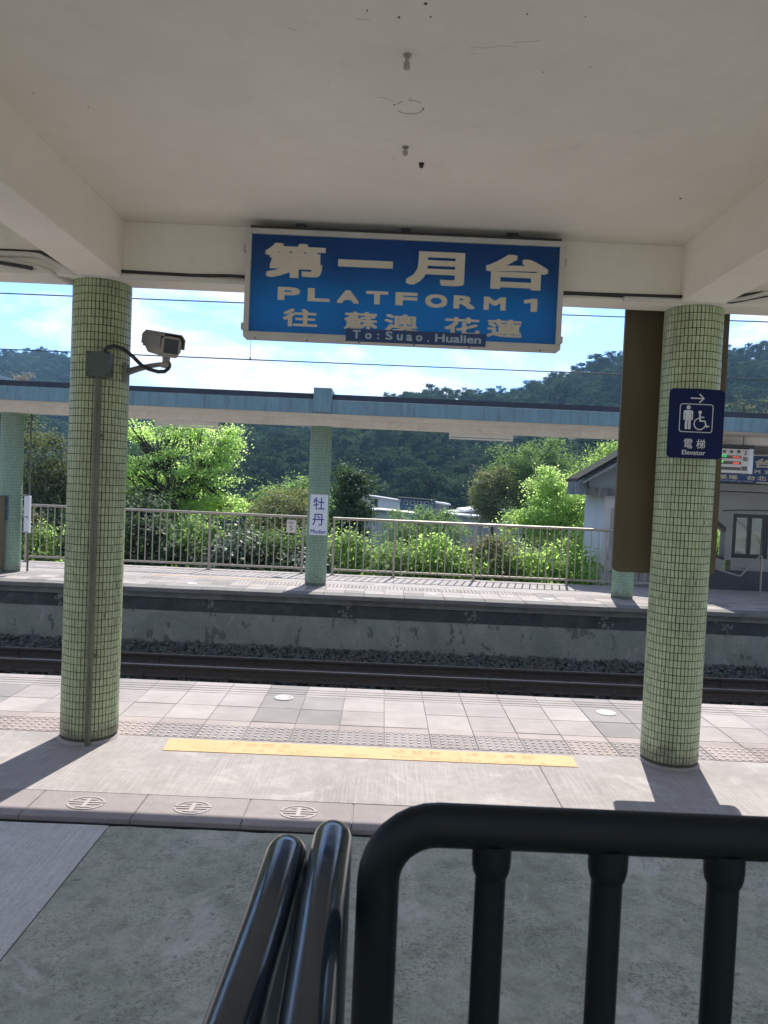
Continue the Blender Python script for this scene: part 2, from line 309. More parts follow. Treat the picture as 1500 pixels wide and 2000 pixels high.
def led(name, col, e):
    t = NT(name); b = t.add('ShaderNodeEmission'); b.inputs[0].default_value = (*col, 1); b.inputs[1].default_value = e
    t.link(b.outputs[0], t.out.inputs['Surface']); return t.m
M['led_green'] = led('green_display_dots', (0.05, 0.8, 0.2), 0.45); M['led_red'] = led('red_display_dots', (0.9, 0.12, 0.08), 0.35)
M['tube_white'] = simple('unlit_fluorescent_tube', (0.75, 0.75, 0.73), 0.3, var=0.03)
M['fix_white'] = simple('white_fixture', (0.78, 0.77, 0.74), 0.5, var=0.08)
# foliage
def leafmat(name, dif, tra, w=0.5, var=0.35, gloss=0.03, tip=None):
    t = NT(name); g = t.add('ShaderNodeNewGeometry'); oi = t.add('ShaderNodeObjectInfo')
    rnd = g.outputs['Random Per Island']; n = t.noise(t.pos(), 1.3, 3)
    v = t.math('ADD', t.math('MULTIPLY', rnd, 0.6), t.math('MULTIPLY', n, 0.6))
    v = t.math('ADD', v, t.math('MULTIPLY', t.math('SUBTRACT', oi.outputs['Random'], 0.5), 0.35))
    c1 = t.ramp(v, [(0.15, scal(dif, 1 - var)), (0.5, dif), (0.95, scal(dif, 1 + var))])
    c2 = t.ramp(v, [(0.15, scal(tra, 1 - var)), (0.5, tra), (0.95, scal(tra, 1 + var))])
    if tip:
        f = t.ramp(rnd, [(0.72, 0.0), (0.9, 0.8)]); c1 = t.mix(f, c1, tip); c2 = t.mix(f, c2, tip)
    a = t.add('ShaderNodeBsdfDiffuse'); b = t.add('ShaderNodeBsdfTranslucent'); mx = t.add('ShaderNodeMixShader'); gl = t.add('ShaderNodeBsdfGlossy'); m2 = t.add('ShaderNodeMixShader')
    t.link(c1, a.inputs[0]); t.link(c2, b.inputs[0]); mx.inputs[0].default_value = w
    gl.inputs['Roughness'].default_value = 0.6; gl.inputs[0].default_value = (0.75, 0.8, 0.75, 1); m2.inputs[0].default_value = gloss
    t.link(a.outputs[0], mx.inputs[1]); t.link(b.outputs[0], mx.inputs[2]); t.link(mx.outputs[0], m2.inputs[1]); t.link(gl.outputs[0], m2.inputs[2])
    t.link(m2.outputs[0], t.out.inputs['Surface']); return t.m
def leafmat_hill(name, dif, tra, w, var, gloss):
    t = NT(name); oi = t.add('ShaderNodeObjectInfo'); g = t.add('ShaderNodeNewGeometry')
    v = t.math('ADD', t.math('MULTIPLY', oi.outputs['Random'], 0.75), t.math('MULTIPLY', g.outputs['Random Per Island'], 0.25))
    c1 = t.ramp(v, [(0.1, scal(dif, 0.4)), (0.55, dif), (0.8, scal(dif, 1.5)), (0.92, (0.085, 0.115, 0.05))])
    c2 = t.ramp(v, [(0.1, scal(tra, 0.4)), (0.55, tra), (0.8, scal(tra, 1.5)), (0.92, (0.10, 0.15, 0.05))])
    a = t.add('ShaderNodeBsdfDiffuse'); b = t.add('ShaderNodeBsdfTranslucent'); mx = t.add('ShaderNodeMixShader')
    t.link(c1, a.inputs[0]); t.link(c2, b.inputs[0]); mx.inputs[0].default_value = w
    t.link(a.outputs[0], mx.inputs[1]); t.link(b.outputs[0], mx.inputs[2]); t.link(mx.outputs[0], t.out.inputs['Surface']); return t.m
M['leaf_lime'] = leafmat('lime_leaves', (0.13, 0.19, 0.055), (0.62, 0.84, 0.26), 0.75, 0.2)
M['leaf_bright'] = leafmat('bright_green_leaves', (0.09, 0.145, 0.04), (0.48, 0.70, 0.17), 0.62, 0.35)
M['leaf_mid'] = leafmat('mid_green_leaves', (0.068, 0.115, 0.03), (0.24, 0.40, 0.09), 0.54, 0.4, 0.04)
M['leaf_dark'] = leafmat('dark_glossy_leaves', (0.036, 0.07, 0.026), (0.075, 0.14, 0.035), 0.4, 0.45, 0.04)
M['leaf_olive'] = leafmat('olive_leaves', (0.06, 0.072, 0.03), (0.13, 0.155, 0.045), 0.45, 0.45, 0.03)
M['leaf_tip'] = leafmat('yellow_tipped_leaves', (0.08, 0.105, 0.028), (0.27, 0.34, 0.07), 0.5, 0.3, 0.06, tip=(0.26, 0.17, 0.06))
M['leaf_pale'] = leafmat('pale_glossy_leaves', (0.05, 0.085, 0.035), (0.09, 0.17, 0.035), 0.4, 0.45, 0.12)
M['leaf_hill'] = leafmat_hill('hillside_leaves', (0.045, 0.07, 0.036), (0.04, 0.07, 0.022), 0.32, 0.5, 0.0)
M['bark'] = simple('dark_bark', (0.035, 0.03, 0.024), 0.9, var=0.4, scale=12)
M['straw'] = simple('dry_grass', (0.42, 0.37, 0.25), 0.8, var=0.2)
M['grass'] = leafmat('low_green_cover', (0.06, 0.10, 0.03), (0.22, 0.34, 0.07), 0.5, 0.5)
M['hill_soil'] = simple('hill_undergrowth', (0.028, 0.042, 0.02), 0.95, var=0.5, scale=0.4, fine=3)

# ------------------------------------------------------------------ mesh helpers
class MB:
    def __init__(s): s.v = []; s.f = []
    def add(s, vs, fs):
        b = len(s.v); s.v.extend([tuple(x) for x in vs]); s.f.extend([tuple(i + b for i in f) for f in fs]); return s
    def box(s, x0, x1, y0, y1, z0, z1):
        return s.add([(x0, y0, z0), (x1, y0, z0), (x1, y1, z0), (x0, y1, z0), (x0, y0, z1), (x1, y0, z1), (x1, y1, z1), (x0, y1, z1)],
                     [(0, 3, 2, 1), (4, 5, 6, 7), (0, 1, 5, 4), (1, 2, 6, 5), (2, 3, 7, 6), (3, 0, 4, 7)])
    def paver(s, x0, x1, y0, y1, z0, z1, c=0.004):
        a = [(x0, y0, z0), (x1, y0, z0), (x1, y1, z0), (x0, y1, z0)]
        b = [(x, y, z1 - c) for x, y, _ in a]
        d = [(x0 + c, y0 + c, z1), (x1 - c, y0 + c, z1), (x1 - c, y1 - c, z1), (x0 + c, y1 - c, z1)]
        fs = [(0, 3, 2, 1), (8, 9, 10, 11)]
        for k in range(4):
            j = (k + 1) % 4; fs += [(k, j, 4 + j, 4 + k), (4 + k, 4 + j, 8 + j, 8 + k)]
        return s.add(a + b + d, fs)
    def tube(s, pts, r, n=10, cap=True):
        pts = [Vector(p) for p in pts]; m = len(pts)
        rs = r if isinstance(r, (list, tuple)) else [r] * m
        up = None; rings = []
        for i in range(m):
            d = (pts[min(i + 1, m - 1)] - pts[max(i - 1, 0)]).normalized()
            if up is None:
                up = d.orthogonal().normalized()
            up = (up - d * up.dot(d)).normalized(); w = d.cross(up)
            rings.append([pts[i] + (up * math.cos(2 * PI * k / n) + w * math.sin(2 * PI * k / n)) * rs[i] for k in range(n)])
        vs = [v for ring in rings for v in ring]; fs = []
        for i in range(m - 1):
            for k in range(n):
                j = (k + 1) % n; fs.append((i * n + k, i * n + j, (i + 1) * n + j, (i + 1) * n + k))
        if cap:
            fs.append(tuple(reversed(range(n)))); fs.append(tuple(range((m - 1) * n, m * n)))
        return s.add(vs, fs)
    def lathe(s, prof, c=(0, 0, 0), n=24):
        vs = []; fs = []; m = len(prof)
        for (r, z) in prof:
            for k in range(n):
                a = 2 * PI * k / n; vs.append((c[0] + r * math.cos(a), c[1] + r * math.sin(a), c[2] + z))
        for i in range(m - 1):
            for k in range(n):
                j = (k + 1) % n; fs.append((i * n + k, i * n + j, (i + 1) * n + j, (i + 1) * n + k))
        fs.append(tuple(reversed(range(n)))); fs.append(tuple(range((m - 1) * n, m * n)))
        return s.add(vs, fs)
    def prism(s, poly, axis, a, b):
        """poly of 2-D points extruded along axis from a to b; axis 'y': poly is (x,z); 'x': (y,z); 'z': (x,y)."""
        def P(p, t): return (p[0], t, p[1]) if axis == 'y' else (t, p[0], p[1]) if axis == 'x' else (p[0], p[1], t)
        n = len(poly); vs = [P(p, a) for p in poly] + [P(p, b) for p in poly]
        fs = [tuple(range(n)), tuple(reversed(range(n, 2 * n)))] + [((k + 1) % n, k, n + k, n + (k + 1) % n) for k in range(n)]
        return s.add(vs, fs)
    def mesh(s, name, mat, smooth=False, bevel=0.0, fix=True):
        me = bpy.data.meshes.new(name); me.from_pydata(s.v, [], s.f); me.update()
        if fix or bevel:
            bm = bmesh.new(); bm.from_mesh(me)
            if bevel:
                es = [e for e in bm.edges if len(e.link_faces) == 2 and e.calc_face_angle(0) > 0.6]
                bmesh.ops.bevel(bm, geom=es, offset=bevel, segments=2, profile=0.6, affect='EDGES', clamp_overlap=True)
            bmesh.ops.recalc_face_normals(bm, faces=bm.faces); bm.to_mesh(me); bm.free()
        me.materials.append(mat)
        if smooth:
            me.polygons.foreach_set('use_smooth', [True] * len(me.polygons))
            try: me.set_sharp_from_angle(angle=math.radians(40))
            except Exception: pass
        return me

def tag(o, label=None, cat=None, group=None, kind=None):
    if label: o['label'] = label
    if cat: o['category'] = cat
    if group: o['group'] = group
    if kind: o['kind'] = kind
    return o
def link(name, me, parent=None, loc=(0, 0, 0)):
    o = bpy.data.objects.new(name, me); COL.objects.link(o); o.location = loc
    if parent is not None: o.parent = parent
    return o
def thing(name, label, cat, loc=(0, 0, 0), group=None):
    o = bpy.data.objects.new(name, None); COL.objects.link(o); o.location = loc; o.empty_display_size = 0.2
    bpy.context.view_layer.update() if False else None
    return tag(o, label, cat, group)
def part(name, mb, mat, parent, smooth=False, bevel=0.0, loc=None):
    """mesh given in world coordinates; parents sit unrotated, so subtract the chain's location."""
    o = link(name, mb.mesh(name, mat, smooth, bevel), parent)
    off = Vector((0, 0, 0)); q = parent
    while q is not None: off += q.location; q = q.parent
    o.location = -off if loc is None else loc
    return o
def struct(name, mb, mat, smooth=False, bevel=0.0):
    o = link(name, mb.mesh(name, mat, smooth, bevel)); o['kind'] = 'structure'; return o
def copy_of(o, parent, loc, name=None):
    c = o.copy(); COL.objects.link(c); c.parent = parent; c.location = loc; return c
def copy_tree(o, parent=None, loc=None):
    c = o.copy(); COL.objects.link(c)
    if parent is not None: c.parent = parent
    if loc is not None: c.location = loc
    for ch in list(o.children): copy_tree(ch, c)
    return c

def arc(c, r, a0, a1, n, fn):
    return [fn(c[0] + r * math.cos(a0 + (a1 - a0) * k / n), c[1] + r * math.sin(a0 + (a1 - a0) * k / n)) for k in range(n + 1)]
def rounded_rect(x0, x1, z0, z1, r, n=5, corners=(1, 1, 1, 1)):
    out = []
    for i, (cx, cz, a) in enumerate(((x1 - r, z0 + r, -PI / 2), (x1 - r, z1 - r, 0), (x0 + r, z1 - r, PI / 2), (x0 + r, z0 + r, PI))):
        if corners[i]:
            out += [(cx + r * math.cos(a + PI / 2 * k / n), cz + r * math.sin(a + PI / 2 * k / n)) for k in range(n + 1)]
        else:
            out.append(((x1 if i in (0, 1) else x0), (z0 if i in (0, 3) else z1)))
    return out

# flat lettering cut from Blender's built-in font
_tc = bpy.data.curves.new('lettering_source', 'FONT'); _to = bpy.data.objects.new('lettering_source', _tc)
def glyph(body, bold):
    if body == '1':
        return np.array([(0.62, 0.0), (1.0, 0.0), (1.0, 1.0), (0.66, 1.0), (0.62, 0.80), (0.0, 0.70), (0.0, 0.86), (0.40, 0.90)]), [(0, 1, 2, 3, 4), (4, 3, 7), (4, 7, 6, 5)]
    COL.objects.link(_to); _tc.body = body; _tc.offset = bold; _tc.resolution_u = 3
    dg = bpy.context.evaluated_depsgraph_get(); dg.update()
    me = bpy.data.meshes.new_from_object(_to.evaluated_get(dg)); COL.objects.unlink(_to)
    v = np.array([x.co[:2] for x in me.vertices]); f = [tuple(p.vertices) for p in me.polygons]
    bpy.data.meshes.remove(me); return v, f
_cache = {}
def letters(mb, items, Y, bold=0.0, flat=False, Z=0.0):
    """items: (text, centre x, centre z (or y when flat), width, height); bold: stroke weight added, in metres"""
    for body, cx, cz, w, h in items:
        if body not in _cache: _cache[body] = glyph(body, 0.0)
        v, f = _cache[body]
        lo = v.min(0); hi = v.max(0)
        q = (v - lo) / np.maximum(hi - lo, 1e-6) - 0.5
        bw = min(bold, w * 0.16); bh = min(bold * 0.75, h * 0.16)
        sh = [(0, 0)] if bold <= 0 else [(0, 0)] + [(-1, -1), (1, -1), (1, 1), (-1, 1), (0, 1), (0, -1), (1, 0), (-1, 0)]
        for i, (sx, sy) in enumerate(sh):
            e = 0.00006 * i
            vs = [(cx + a * (w - bw) + sx * bw / 2, cz + b * (h - bh) + sy * bh / 2, Z + e) if flat else (cx + a * (w - bw) + sx * bw / 2, Y - e, cz + b * (h - bh) + sy * bh / 2) for a, b in q]
            mb.add(vs, f)
    return mb
def letter_parts(items, Y, mat, parent, bold=0.0, flat=False, Z=0.0, name='letter'):
    for it in items:
        b = MB(); letters(b, [it], Y, bold, flat, Z)
        me = bpy.data.meshes.new(name); me.from_pydata(b.v, [], b.f); me.update(); me.materials.append(mat)
        off = Vector((0, 0, 0)); q = parent
        while q is not None: off += q.location; q = q.parent
        link(name, me, parent, tuple(-off))

# ------------------------------------------------------------------ ground and hills
RIDGE = [(-900, 640), (-400, 680), (-150, 705), (0, 706), (100, 705), (150, 716), (260, 785), (450, 822), (590, 846), (660, 830), (700, 815), (805, 793), (900, 788), (985, 796), (1060, 768), (1140, 737), (1225, 705), (1420, 706), (1500, 694), (1700, 672), (2400, 660)]
_rx = np.array([(a - 750) / 1497.6 for a, b in RIDGE]); _rm = np.array([(948 + 0.044 * (a - 750) - b) / 1497.6 for a, b in RIDGE])
def ss(a, b, x):
    t = np.clip((x - a) / (b - a), 0, 1); return t * t * (3 - 2 * t)
def ground_z(x, y):
    x = np.asarray(x, float); y = np.asarray(y, float)
    yy = np.maximum(y, 15.0); az = x / yy
    z = -1.45 - 2.6 * ss(16, 60, y)
    y1 = 225 + 150 * ss(-0.22, -0.36, az)
    y0 = 90 + 60 * ss(-0.22, -0.36, az)
    m = np.interp(az, _rx, _rm)
    top = CAM_H + m * y1
    t = np.clip((y - y0) / (y1 - y0), 0, 1.0)
    rise = np.where(t < 1, t ** 1.12, 1.0)
    z = z + (top - z) * rise
    z = np.where(y > y1, top - (y - y1) * 0.12, z)
    fl = ss(88, 120, y)
    bump = np.sin(x * 0.11 + 1.3) * np.cos(y * 0.083) * 1.4 + np.sin(x * 0.047 + y * 0.061) * 1.6
    return z + bump * fl * (1 - 0.8 * ss(0.8, 1.0, t))
gx = np.concatenate([np.linspace(-380, -90, 40), np.linspace(-85, 85, 70), np.linspace(90, 380, 40)])
gy = np.concatenate([np.linspace(-60, 14, 8), np.linspace(15.3, 90, 50), np.linspace(93, 430, 90)])
GX, GY = np.meshgrid(gx, gy); GZ = ground_z(GX, GY)
mb = MB(); mb.v = [tuple(v) for v in np.stack([GX.ravel(), GY.ravel(), GZ.ravel()], 1)]
nx = len(gx); mb.f = [(j * nx + i, j * nx + i + 1, (j + 1) * nx + i + 1, (j + 1) * nx + i) for j in range(len(gy) - 1) for i in range(nx - 1)]
ground = struct('ground', mb, M['hill_soil'], smooth=True)

# ------------------------------------------------------------------ near platform (height 0), tracks, far platform
PX0, PX1 = -14.0, 14.0
PITCH_T = 0.3322; PH = 0.079
def tile_x(k): return PH + k * PITCH_T
EDGE = 6.76
mb = MB(); mb.box(PX0, PX1, 4.06, 6.70, -1.4, -0.0085)
platform = struct('platform', mb, M['conc_plain'])
dark_cols = {-3, -2, 5, 6, 14, -11, -10}
K0, K1 = -14, 14
def fitted(mb): return mb
def make_mesh(fn, name, mat, **kw):
    b = MB(); fn(b); return b.mesh(name, mat, **kw)
pav = lambda d: (lambda b: b.paver(0.0015, PITCH_T - 0.0025, 0.0015, d - 0.0025, -0.05, 0.0, 0.003))
rowd = (6.435 - 5.705) / 2
m_pale = make_mesh(pav(rowd), 'paving_tile', M['tile_pale']); m_grey = make_mesh(pav(rowd), 'paving_tile', M['tile_grey'])
def nosing(b):
    d = EDGE - 6.435
    ys = [0.0015, 0.055, 0.07, 0.125, 0.14, 0.195, 0.21, d]
    prof = [(0.0015, -0.05), (0.0015, 0.0)]
    for a in (0.055, 0.125, 0.195): prof += [(a, 0.0), (a, -0.007), (a + 0.014, -0.007), (a + 0.014, 0.0)]
    prof += [(d - 0.004, 0.0), (d, -0.006), (d, -0.12), (d - 0.06, -0.12), (d - 0.06, -0.05)]
    b.prism(prof, 'x', 0.0015, PITCH_T - 0.0025)
m_nose = make_mesh(nosing, 'edge_tile', M['tile_pale']); m_nose_g = make_mesh(nosing, 'edge_tile', M['tile_grey'])
m_border = make_mesh(pav(0.125), 'border_tile', M['border'])
TD = 0.292
def tactile(b, d=TD, n=6, nd=5):
    b.paver(0.0015, PITCH_T - 0.0025, 0.0015, d - 0.0025, -0.05, 0.0, 0.003)
    for i in range(n):
        for j in range(nd):
            cx = PITCH_T * (i + 0.5) / n; cy = d * (j + 0.5) / nd
            b.lathe([(0.0145, -0.001), (0.0125, 0.0035), (0.0105, 0.0052)], (cx, cy, 0), 7)
m_tac = make_mesh(tactile, 'tactile_tile', M['tactile'], fix=False); m_tacr = make_mesh(tactile, 'tactile_tile', M['tactile_red'], fix=False)
for k in range(K0, K1):
    dz = lambda: random.uniform(-0.0018, 0.0018)
    g = k in dark_cols
    for r in range(2):
        o = link('paving_tile', m_grey if g else m_pale, platform, (tile_x(k), 5.705 + r * rowd, dz())); o.rotation_euler.z = random.uniform(-0.003, 0.003)
    link('edge_tile', m_nose_g if g and k in (-3, 5) else m_nose, platform, (tile_x(k), 6.435, dz() * 0.6))
    link('border_tile', m_border, platform, (tile_x(k), 5.579, dz()))
    red = k <= -6 or k >= 7 or k in (4,)
    link('tactile_tile', m_tacr if red else m_tac, platform, (tile_x(k), 5.286, dz()))
for xa, xb, nm in ((PX0, tile_x(K0), 'paving_extension'), (tile_x(K1), PX1, 'paving_extension')):
    b = MB(); n = int(round((xb - xa) / PITCH_T)); w = (xb - xa) / n
    for i in range(n):
        for y0, y1 in ((5.287, 5.577), (5.58, 5.703), (5.706, 6.069), (6.071, 6.433), (6.436, EDGE)):
            b.paver(xa + i * w + 0.002, xa + (i + 1) * w - 0.002, y0, y1, -0.05, 0, 0.003)
    o = part(nm, b, M['tile_pale'], platform); o['kind'] = 'stuff'
# cast concrete strip between kerb stones and tactile paving
for xa, xb in ((PX0, -4.6), (-4.597, 1.1095), (1.1125, 6.4), (6.403, PX1)):
    b = MB(); b.paver(xa, xb, 4.303, 5.283, -0.045, 0.0, 0.003); part('concrete_slab', b, M['conc_platform'], platform)
# kerb stones with the railway emblem
SL = 0.5835; SX = -1.262
m_stone = make_mesh(lambda b: b.paver(0.002, SL - 0.002, 3.975, 4.30, -0.026, 0.0, 0.004), 'kerb_stone', M['granite'])
def emblem(b):
    a, c = 0.103, 0.086; z0, z1 = -0.001, 0.0035
    def band(y0, y1, xin=None):
        pass
    def arcs(up):
        pts_o, pts_i = [], []
        for k in range(15):
            th = math.radians(8) + (PI - math.radians(16)) * k / 14
            sgn = 1 if up else -1
            pts_o.append((a * math.cos(th), sgn * c * math.sin(th)))
            pts_i.append(((a - 0.013) * math.cos(th), sgn * (c - 0.013) * math.sin(th)))
        for k in range(14):
            q = [pts_o[k], pts_o[k + 1], pts_i[k + 1], pts_i[k]]
            b.prism(q if up else q[::-1], 'z', z0, z1)
    arcs(True); arcs(False)
    def bar(x0, x1, y0, y1, dz=0.0): b.prism([(x0, y0), (x1, y0), (x1, y1), (x0, y1)], 'z', z0, z1 + dz)
    bar(-0.098, 0.098, 0.008, 0.020, 0.0002); bar(-0.098, 0.098, -0.018, -0.007, 0.0002)
    bar(-0.012, 0.012, -0.058, 0.062, 0.0004); bar(-0.042, 0.042, 0.040, 0.053, 0.0002); bar(-0.042, 0.042, -0.055, -0.043, 0.0002)
m_emb = make_mesh(emblem, 'emblem', M['emblem'])
for k in range(-8, 9):
    o = link('kerb_stone', m_stone, platform, (SX + k * SL, 0, random.uniform(-0.0015, 0.0015)))
    if k != 2: link('emblem', m_emb, o, (SL / 2 - 0.004, 4.152, 0))
for xa, xb in ((PX0, SX - 8 * SL), (SX + 9 * SL, PX1)):
    b = MB(); b.paver(xa + 0.002, xb - 0.002, 3.975, 4.30, -0.026, 0, 0.004); part('kerb_stone', b, M['granite'], platform)
# reflector discs let into the edge paving
for x, y in ((-0.76, 6.36), (1.931, 6.33), (-3.45, 6.34)):
    b = MB(); b.lathe([(0.083, 0.0), (0.081, 0.007), (0.060, 0.010), (0.055, 0.007), (0.03, 0.009), (0.012, 0.010)], (x, y, 0.0), 28)
    part('reflector_disc', b, M['disc_grey'], platform, smooth=True)
# yellow tape with its worn warning
b = MB(); b.prism([(-1.385, 5.012), (1.1095, 5.03), (1.1125, 5.03), (1.366, 5.032), (1.378, 5.234), (-1.405, 5.243)], 'z', 0.0006, 0.004)
tape = part('safety_tape', b, M['tape'], platform)
def spread_text(body, x0, x1, y, w, h):
    n = len(body); return [(ch, x0 + (x1 - x0) * i / max(n - 1, 1), y, w, h) for i, ch in enumerate(body) if ch != ' ']
letter_parts(spread_text('小心月台間隙', -1.16, -0.60, 5.178, 0.085, 0.07), 0, M['faded'], tape, 0.0, True, 0.0047)
letter_parts([('Mind', -1.10, 5.082, 0.26, 0.06), ('the', -0.80, 5.082, 0.16, 0.06), ('Platform', -0.44, 5.08, 0.40, 0.065), ('Gap', -0.10, 5.075, 0.19, 0.065)], 0, M['faded'], tape, 0.0, True, 0.0047)
letter_parts(spread_text('候車請勿跨越黃線', 0.18, 1.06, 5.172, 0.085, 0.07), 0, M['faded'], tape, 0.0, True, 0.0047)
letter_parts([('Stay', 0.22, 5.075, 0.17, 0.062), ('behind', 0.47, 5.075, 0.26, 0.06), ('the', 0.68, 5.075, 0.11, 0.06), ('Yellow', 0.88, 5.075, 0.24, 0.06), ('Line', 1.09, 5.075, 0.13, 0.06)], 0, M['faded'], tape, 0.0, True, 0.0047)


# lower paving in front of the kerb and the station floor the camera stands on
b = MB(); b.box(-30, 30, -2.0, 4.06, -1.4, -0.075)
pavement = struct('pavement', b, M['gap'])
def slab(x0, x1, y0, y1, mat, wob=0.006):
    b = MB(); n = 60
    front = [(x0 + (x1 - x0) * k / n, y0) for k in range(n + 1)]
    back = [(x0 + (x1 - x0) * k / n, y1 + random.uniform(-wob, wob) + (0.004 * math.sin(k * 0.7))) for k in range(n, -1, -1)]
    b.prism([(p[0], p[1]) for p in front + back], 'z', -0.075, -0.014)
    return part('concrete_slab', b, mat, pavement)
slab(PX0, -1.353, 1.65, 3.925, M['conc_broom']); slab(-1.345, 4.4, 1.65, 3.922, M['conc_near']); slab(4.408, PX1, 1.65, 3.922, M['conc_near'])
b = MB(); b.box(-30, 30, -16, 1.65, -1.4, 0.36); struct('station_floor', b, M['conc_near'])
b = MB(); b.box(-26, 26, -8.3, -6.0, 0.36, 5.0); struct('unseen_rear_wall', b, M['grey_wall'])  # unseen wall added behind the camera to shape light from the rear

# track bed with ballast and the far track
b = MB(); b.prism([(6.7, -1.12), (10.0, -1.12), (10.0, -1.44), (6.7, -1.44)], 'x', -30, 30); struct('trackbed', b, M['soil'])
b = MB(); b.prism([(10.0, -1.12), (10.75, -1.085), (10.9, -1.10), (11.0, -1.15), (11.7, -1.15), (12.0, -1.07), (12.45, -0.915), (12.45, -1.44), (10.0, -1.44)], 'x', -30, 30); struct('trackbed', b, M['earth'])
def stones(n, x0, x1, yz, size, seed):
    rng = np.random.default_rng(seed)
    base = np.array([(1, 0, 0), (-1, 0, 0), (0, 1, 0), (0, -1, 0), (0, 0, 1), (0, 0, -1)], float)
    tri = np.array([(0, 2, 4), (2, 1, 4), (1, 3, 4), (3, 0, 4), (2, 0, 5), (1, 2, 5), (3, 1, 5), (0, 3, 5)])
    V = np.zeros((n, 6, 3)); ys = rng.uniform(yz[0][0], yz[-1][0], n); zs = np.interp(ys, [a for a, _ in yz], [c for _, c in yz])
    for i in range(n):
        q = Quaternion(rng.normal(size=4)).normalized().to_matrix(); q = np.array(q)
        V[i] = (base * rng.uniform(0.55, 1.25, (6, 1)) * size * rng.uniform(0.6, 1.3)) @ q.T + (rng.uniform(x0, x1), ys[i], zs[i] + rng.uniform(-0.3, 0.9) * size)
    me = bpy.data.meshes.new('ballast'); F = (tri[None] + 6 * np.arange(n)[:, None, None]).reshape(-1, 3)
    me.from_pydata(V.reshape(-1, 3).tolist(), [], F.tolist()); me.update(); return me
me = stones(6500, -8.6, 8.6, [(11.9, -1.08), (12.1, -1.03), (12.43, -0.905)], 0.042, 3); me.materials.append(M['ballast'])
o = link('ballast', me); o['kind'] = 'stuff'
me = stones(7000, -8.0, 8.0, [(10.1, -1.12), (10.72, -1.085), (10.9, -1.10), (11.05, -1.145), (11.75, -1.145)], 0.04, 4); me.materials.append(M['ballast'])
o = link('ballast', me); o['kind'] = 'stuff'
RP = [(-0.066, 0), (0.066, 0), (0.066, 0.012), (0.012, 0.03), (0.010, 0.118), (0.034, 0.13), (0.034, 0.155), (0.028, 0.16), (-0.028, 0.16), (-0.034, 0.155), (-0.034, 0.13), (-0.010, 0.118), (-0.012, 0.03), (-0.066, 0.012)]
for y, ztop, lab in ((10.80, -0.865, 'rusty rail of the track nearest the near platform edge, with a joint plate'), (11.87, -0.957, 'rusty rail lying against the ballast under the far platform wall')):
    r = thing('rail', lab, 'rail', (0, y, ztop - 0.16), 'rails of the track')
    b = MB(); b.prism([(y + p[0], ztop - 0.16 + p[1]) for p in RP], 'x', PX0, PX1); part('rail_body', b, M['rust'], r)
    b = MB(); b.box(PX0, PX1, y - 0.024, y + 0.024, ztop + 0.0005, ztop + 0.0025); part('rail_head', b, M['rail_top'], r)
    cl = MB(); cl.box(-0.05, 0.05, -0.105, -0.03, -0.02, 0.035); cl.box(-0.02, 0.02, -0.09, -0.06, 0.035, 0.06)
    mcl = cl.mesh('rail_clip', M['rust'], bevel=0.004)
    x = -7.6 + (0.2 if y > 11 else 0)
    while x < 7.6:
        link('rail_clip', mcl, r, (x, 0, 0)); x += 0.61
    if y < 11:
        b = MB(); b.box(1.62, 2.12, y - 0.036, y - 0.014, ztop - 0.14, ztop - 0.045)
        for q in (1.68, 1.8, 1.94, 2.06): b.box(q - 0.015, q + 0.015, y - 0.055, y - 0.036, ztop - 0.105, ztop - 0.075)
        part('joint_plate', b, M['rust'], r)
    else:
        for q in (-5.6, -3.4, -1.9, 0.1, 2.0, 3.8, 5.4):
            b = MB(); b.box(q - 0.012, q + 0.012, y - 0.034, y - 0.012, ztop - 0.14, ztop - 0.03); part('web_stiffener', b, M['rust'], r)

# far platform
FE = 12.41; FB = 15.32
b = MB()
b.box(-16, 16, FE + 0.05, FE + 0.4, -1.44, -0.385); far_wall = struct('far_platform', b, M['wall_low'])
b = MB(); b.box(-16, 16, FE + 0.085, FE + 0.4, -0.383, -0.17); part('recessed_band', b, M['wall_band'], far_wall)
b = MB(); b.box(-16, 16, FE + 0.055, FE + 0.4, -0.168, -0.068); part('upper_strip', b, M['wall_top'], far_wall)
b = MB(); b.box(-16, 16, FE + 0.4, FB, -1.44, -0.045); part('platform_core', b, M['conc_plain'], far_wall)
# vertical repair seams on the wall face
b = MB(); rr = random.Random(12)
for q in (-5.2, -2.75, -0.55, 1.55, 3.75, 5.7):
    for i in range(26):
        cx_, cz_ = q + rr.gauss(0, 0.06), -0.27 + rr.gauss(0, 0.09); rs_ = rr.uniform(0.006, 0.028)
        if not -0.5 < cz_ < -0.08: continue
        y_ = FE + (0.083 if cz_ > -0.37 else 0.048) - rr.uniform(0, 0.004); yb = y_ + 0.02
        b.prism([(cx_ + rs_ * rr.uniform(0.6, 1.3) * math.cos(2 * PI * k / 7), cz_ + rs_ * rr.uniform(0.6, 1.3) * math.sin(2 * PI * k / 7)) for k in range(7)], 'y', y_, yb)
o = part('mortar_crust', b, M['wall_top'], far_wall); o['kind'] = 'stuff'
FK0, FK1 = -27, 26
m_cope = make_mesh(lambda b: b.paver(0.003, 2 * PITCH_T - 0.003, 0, 0.32, -0.066, 0, 0.006), 'coping_stone', M['coping'])
for k in range(FK0, FK1, 2): link('coping_stone', m_cope, far_wall, (tile_x(k), FE - 0.02, random.uniform(-0.003, 0.002)))
far_mats = [M['tile_pale'], M['tile_grey']]
m_f = [make_mesh(pav(0.322), 'paving_tile', m) for m in far_mats]
m_ftac = make_mesh(lambda b: tactile(b, 0.36, 5, 5), 'tactile_tile', M['tile_pale'], fix=False)
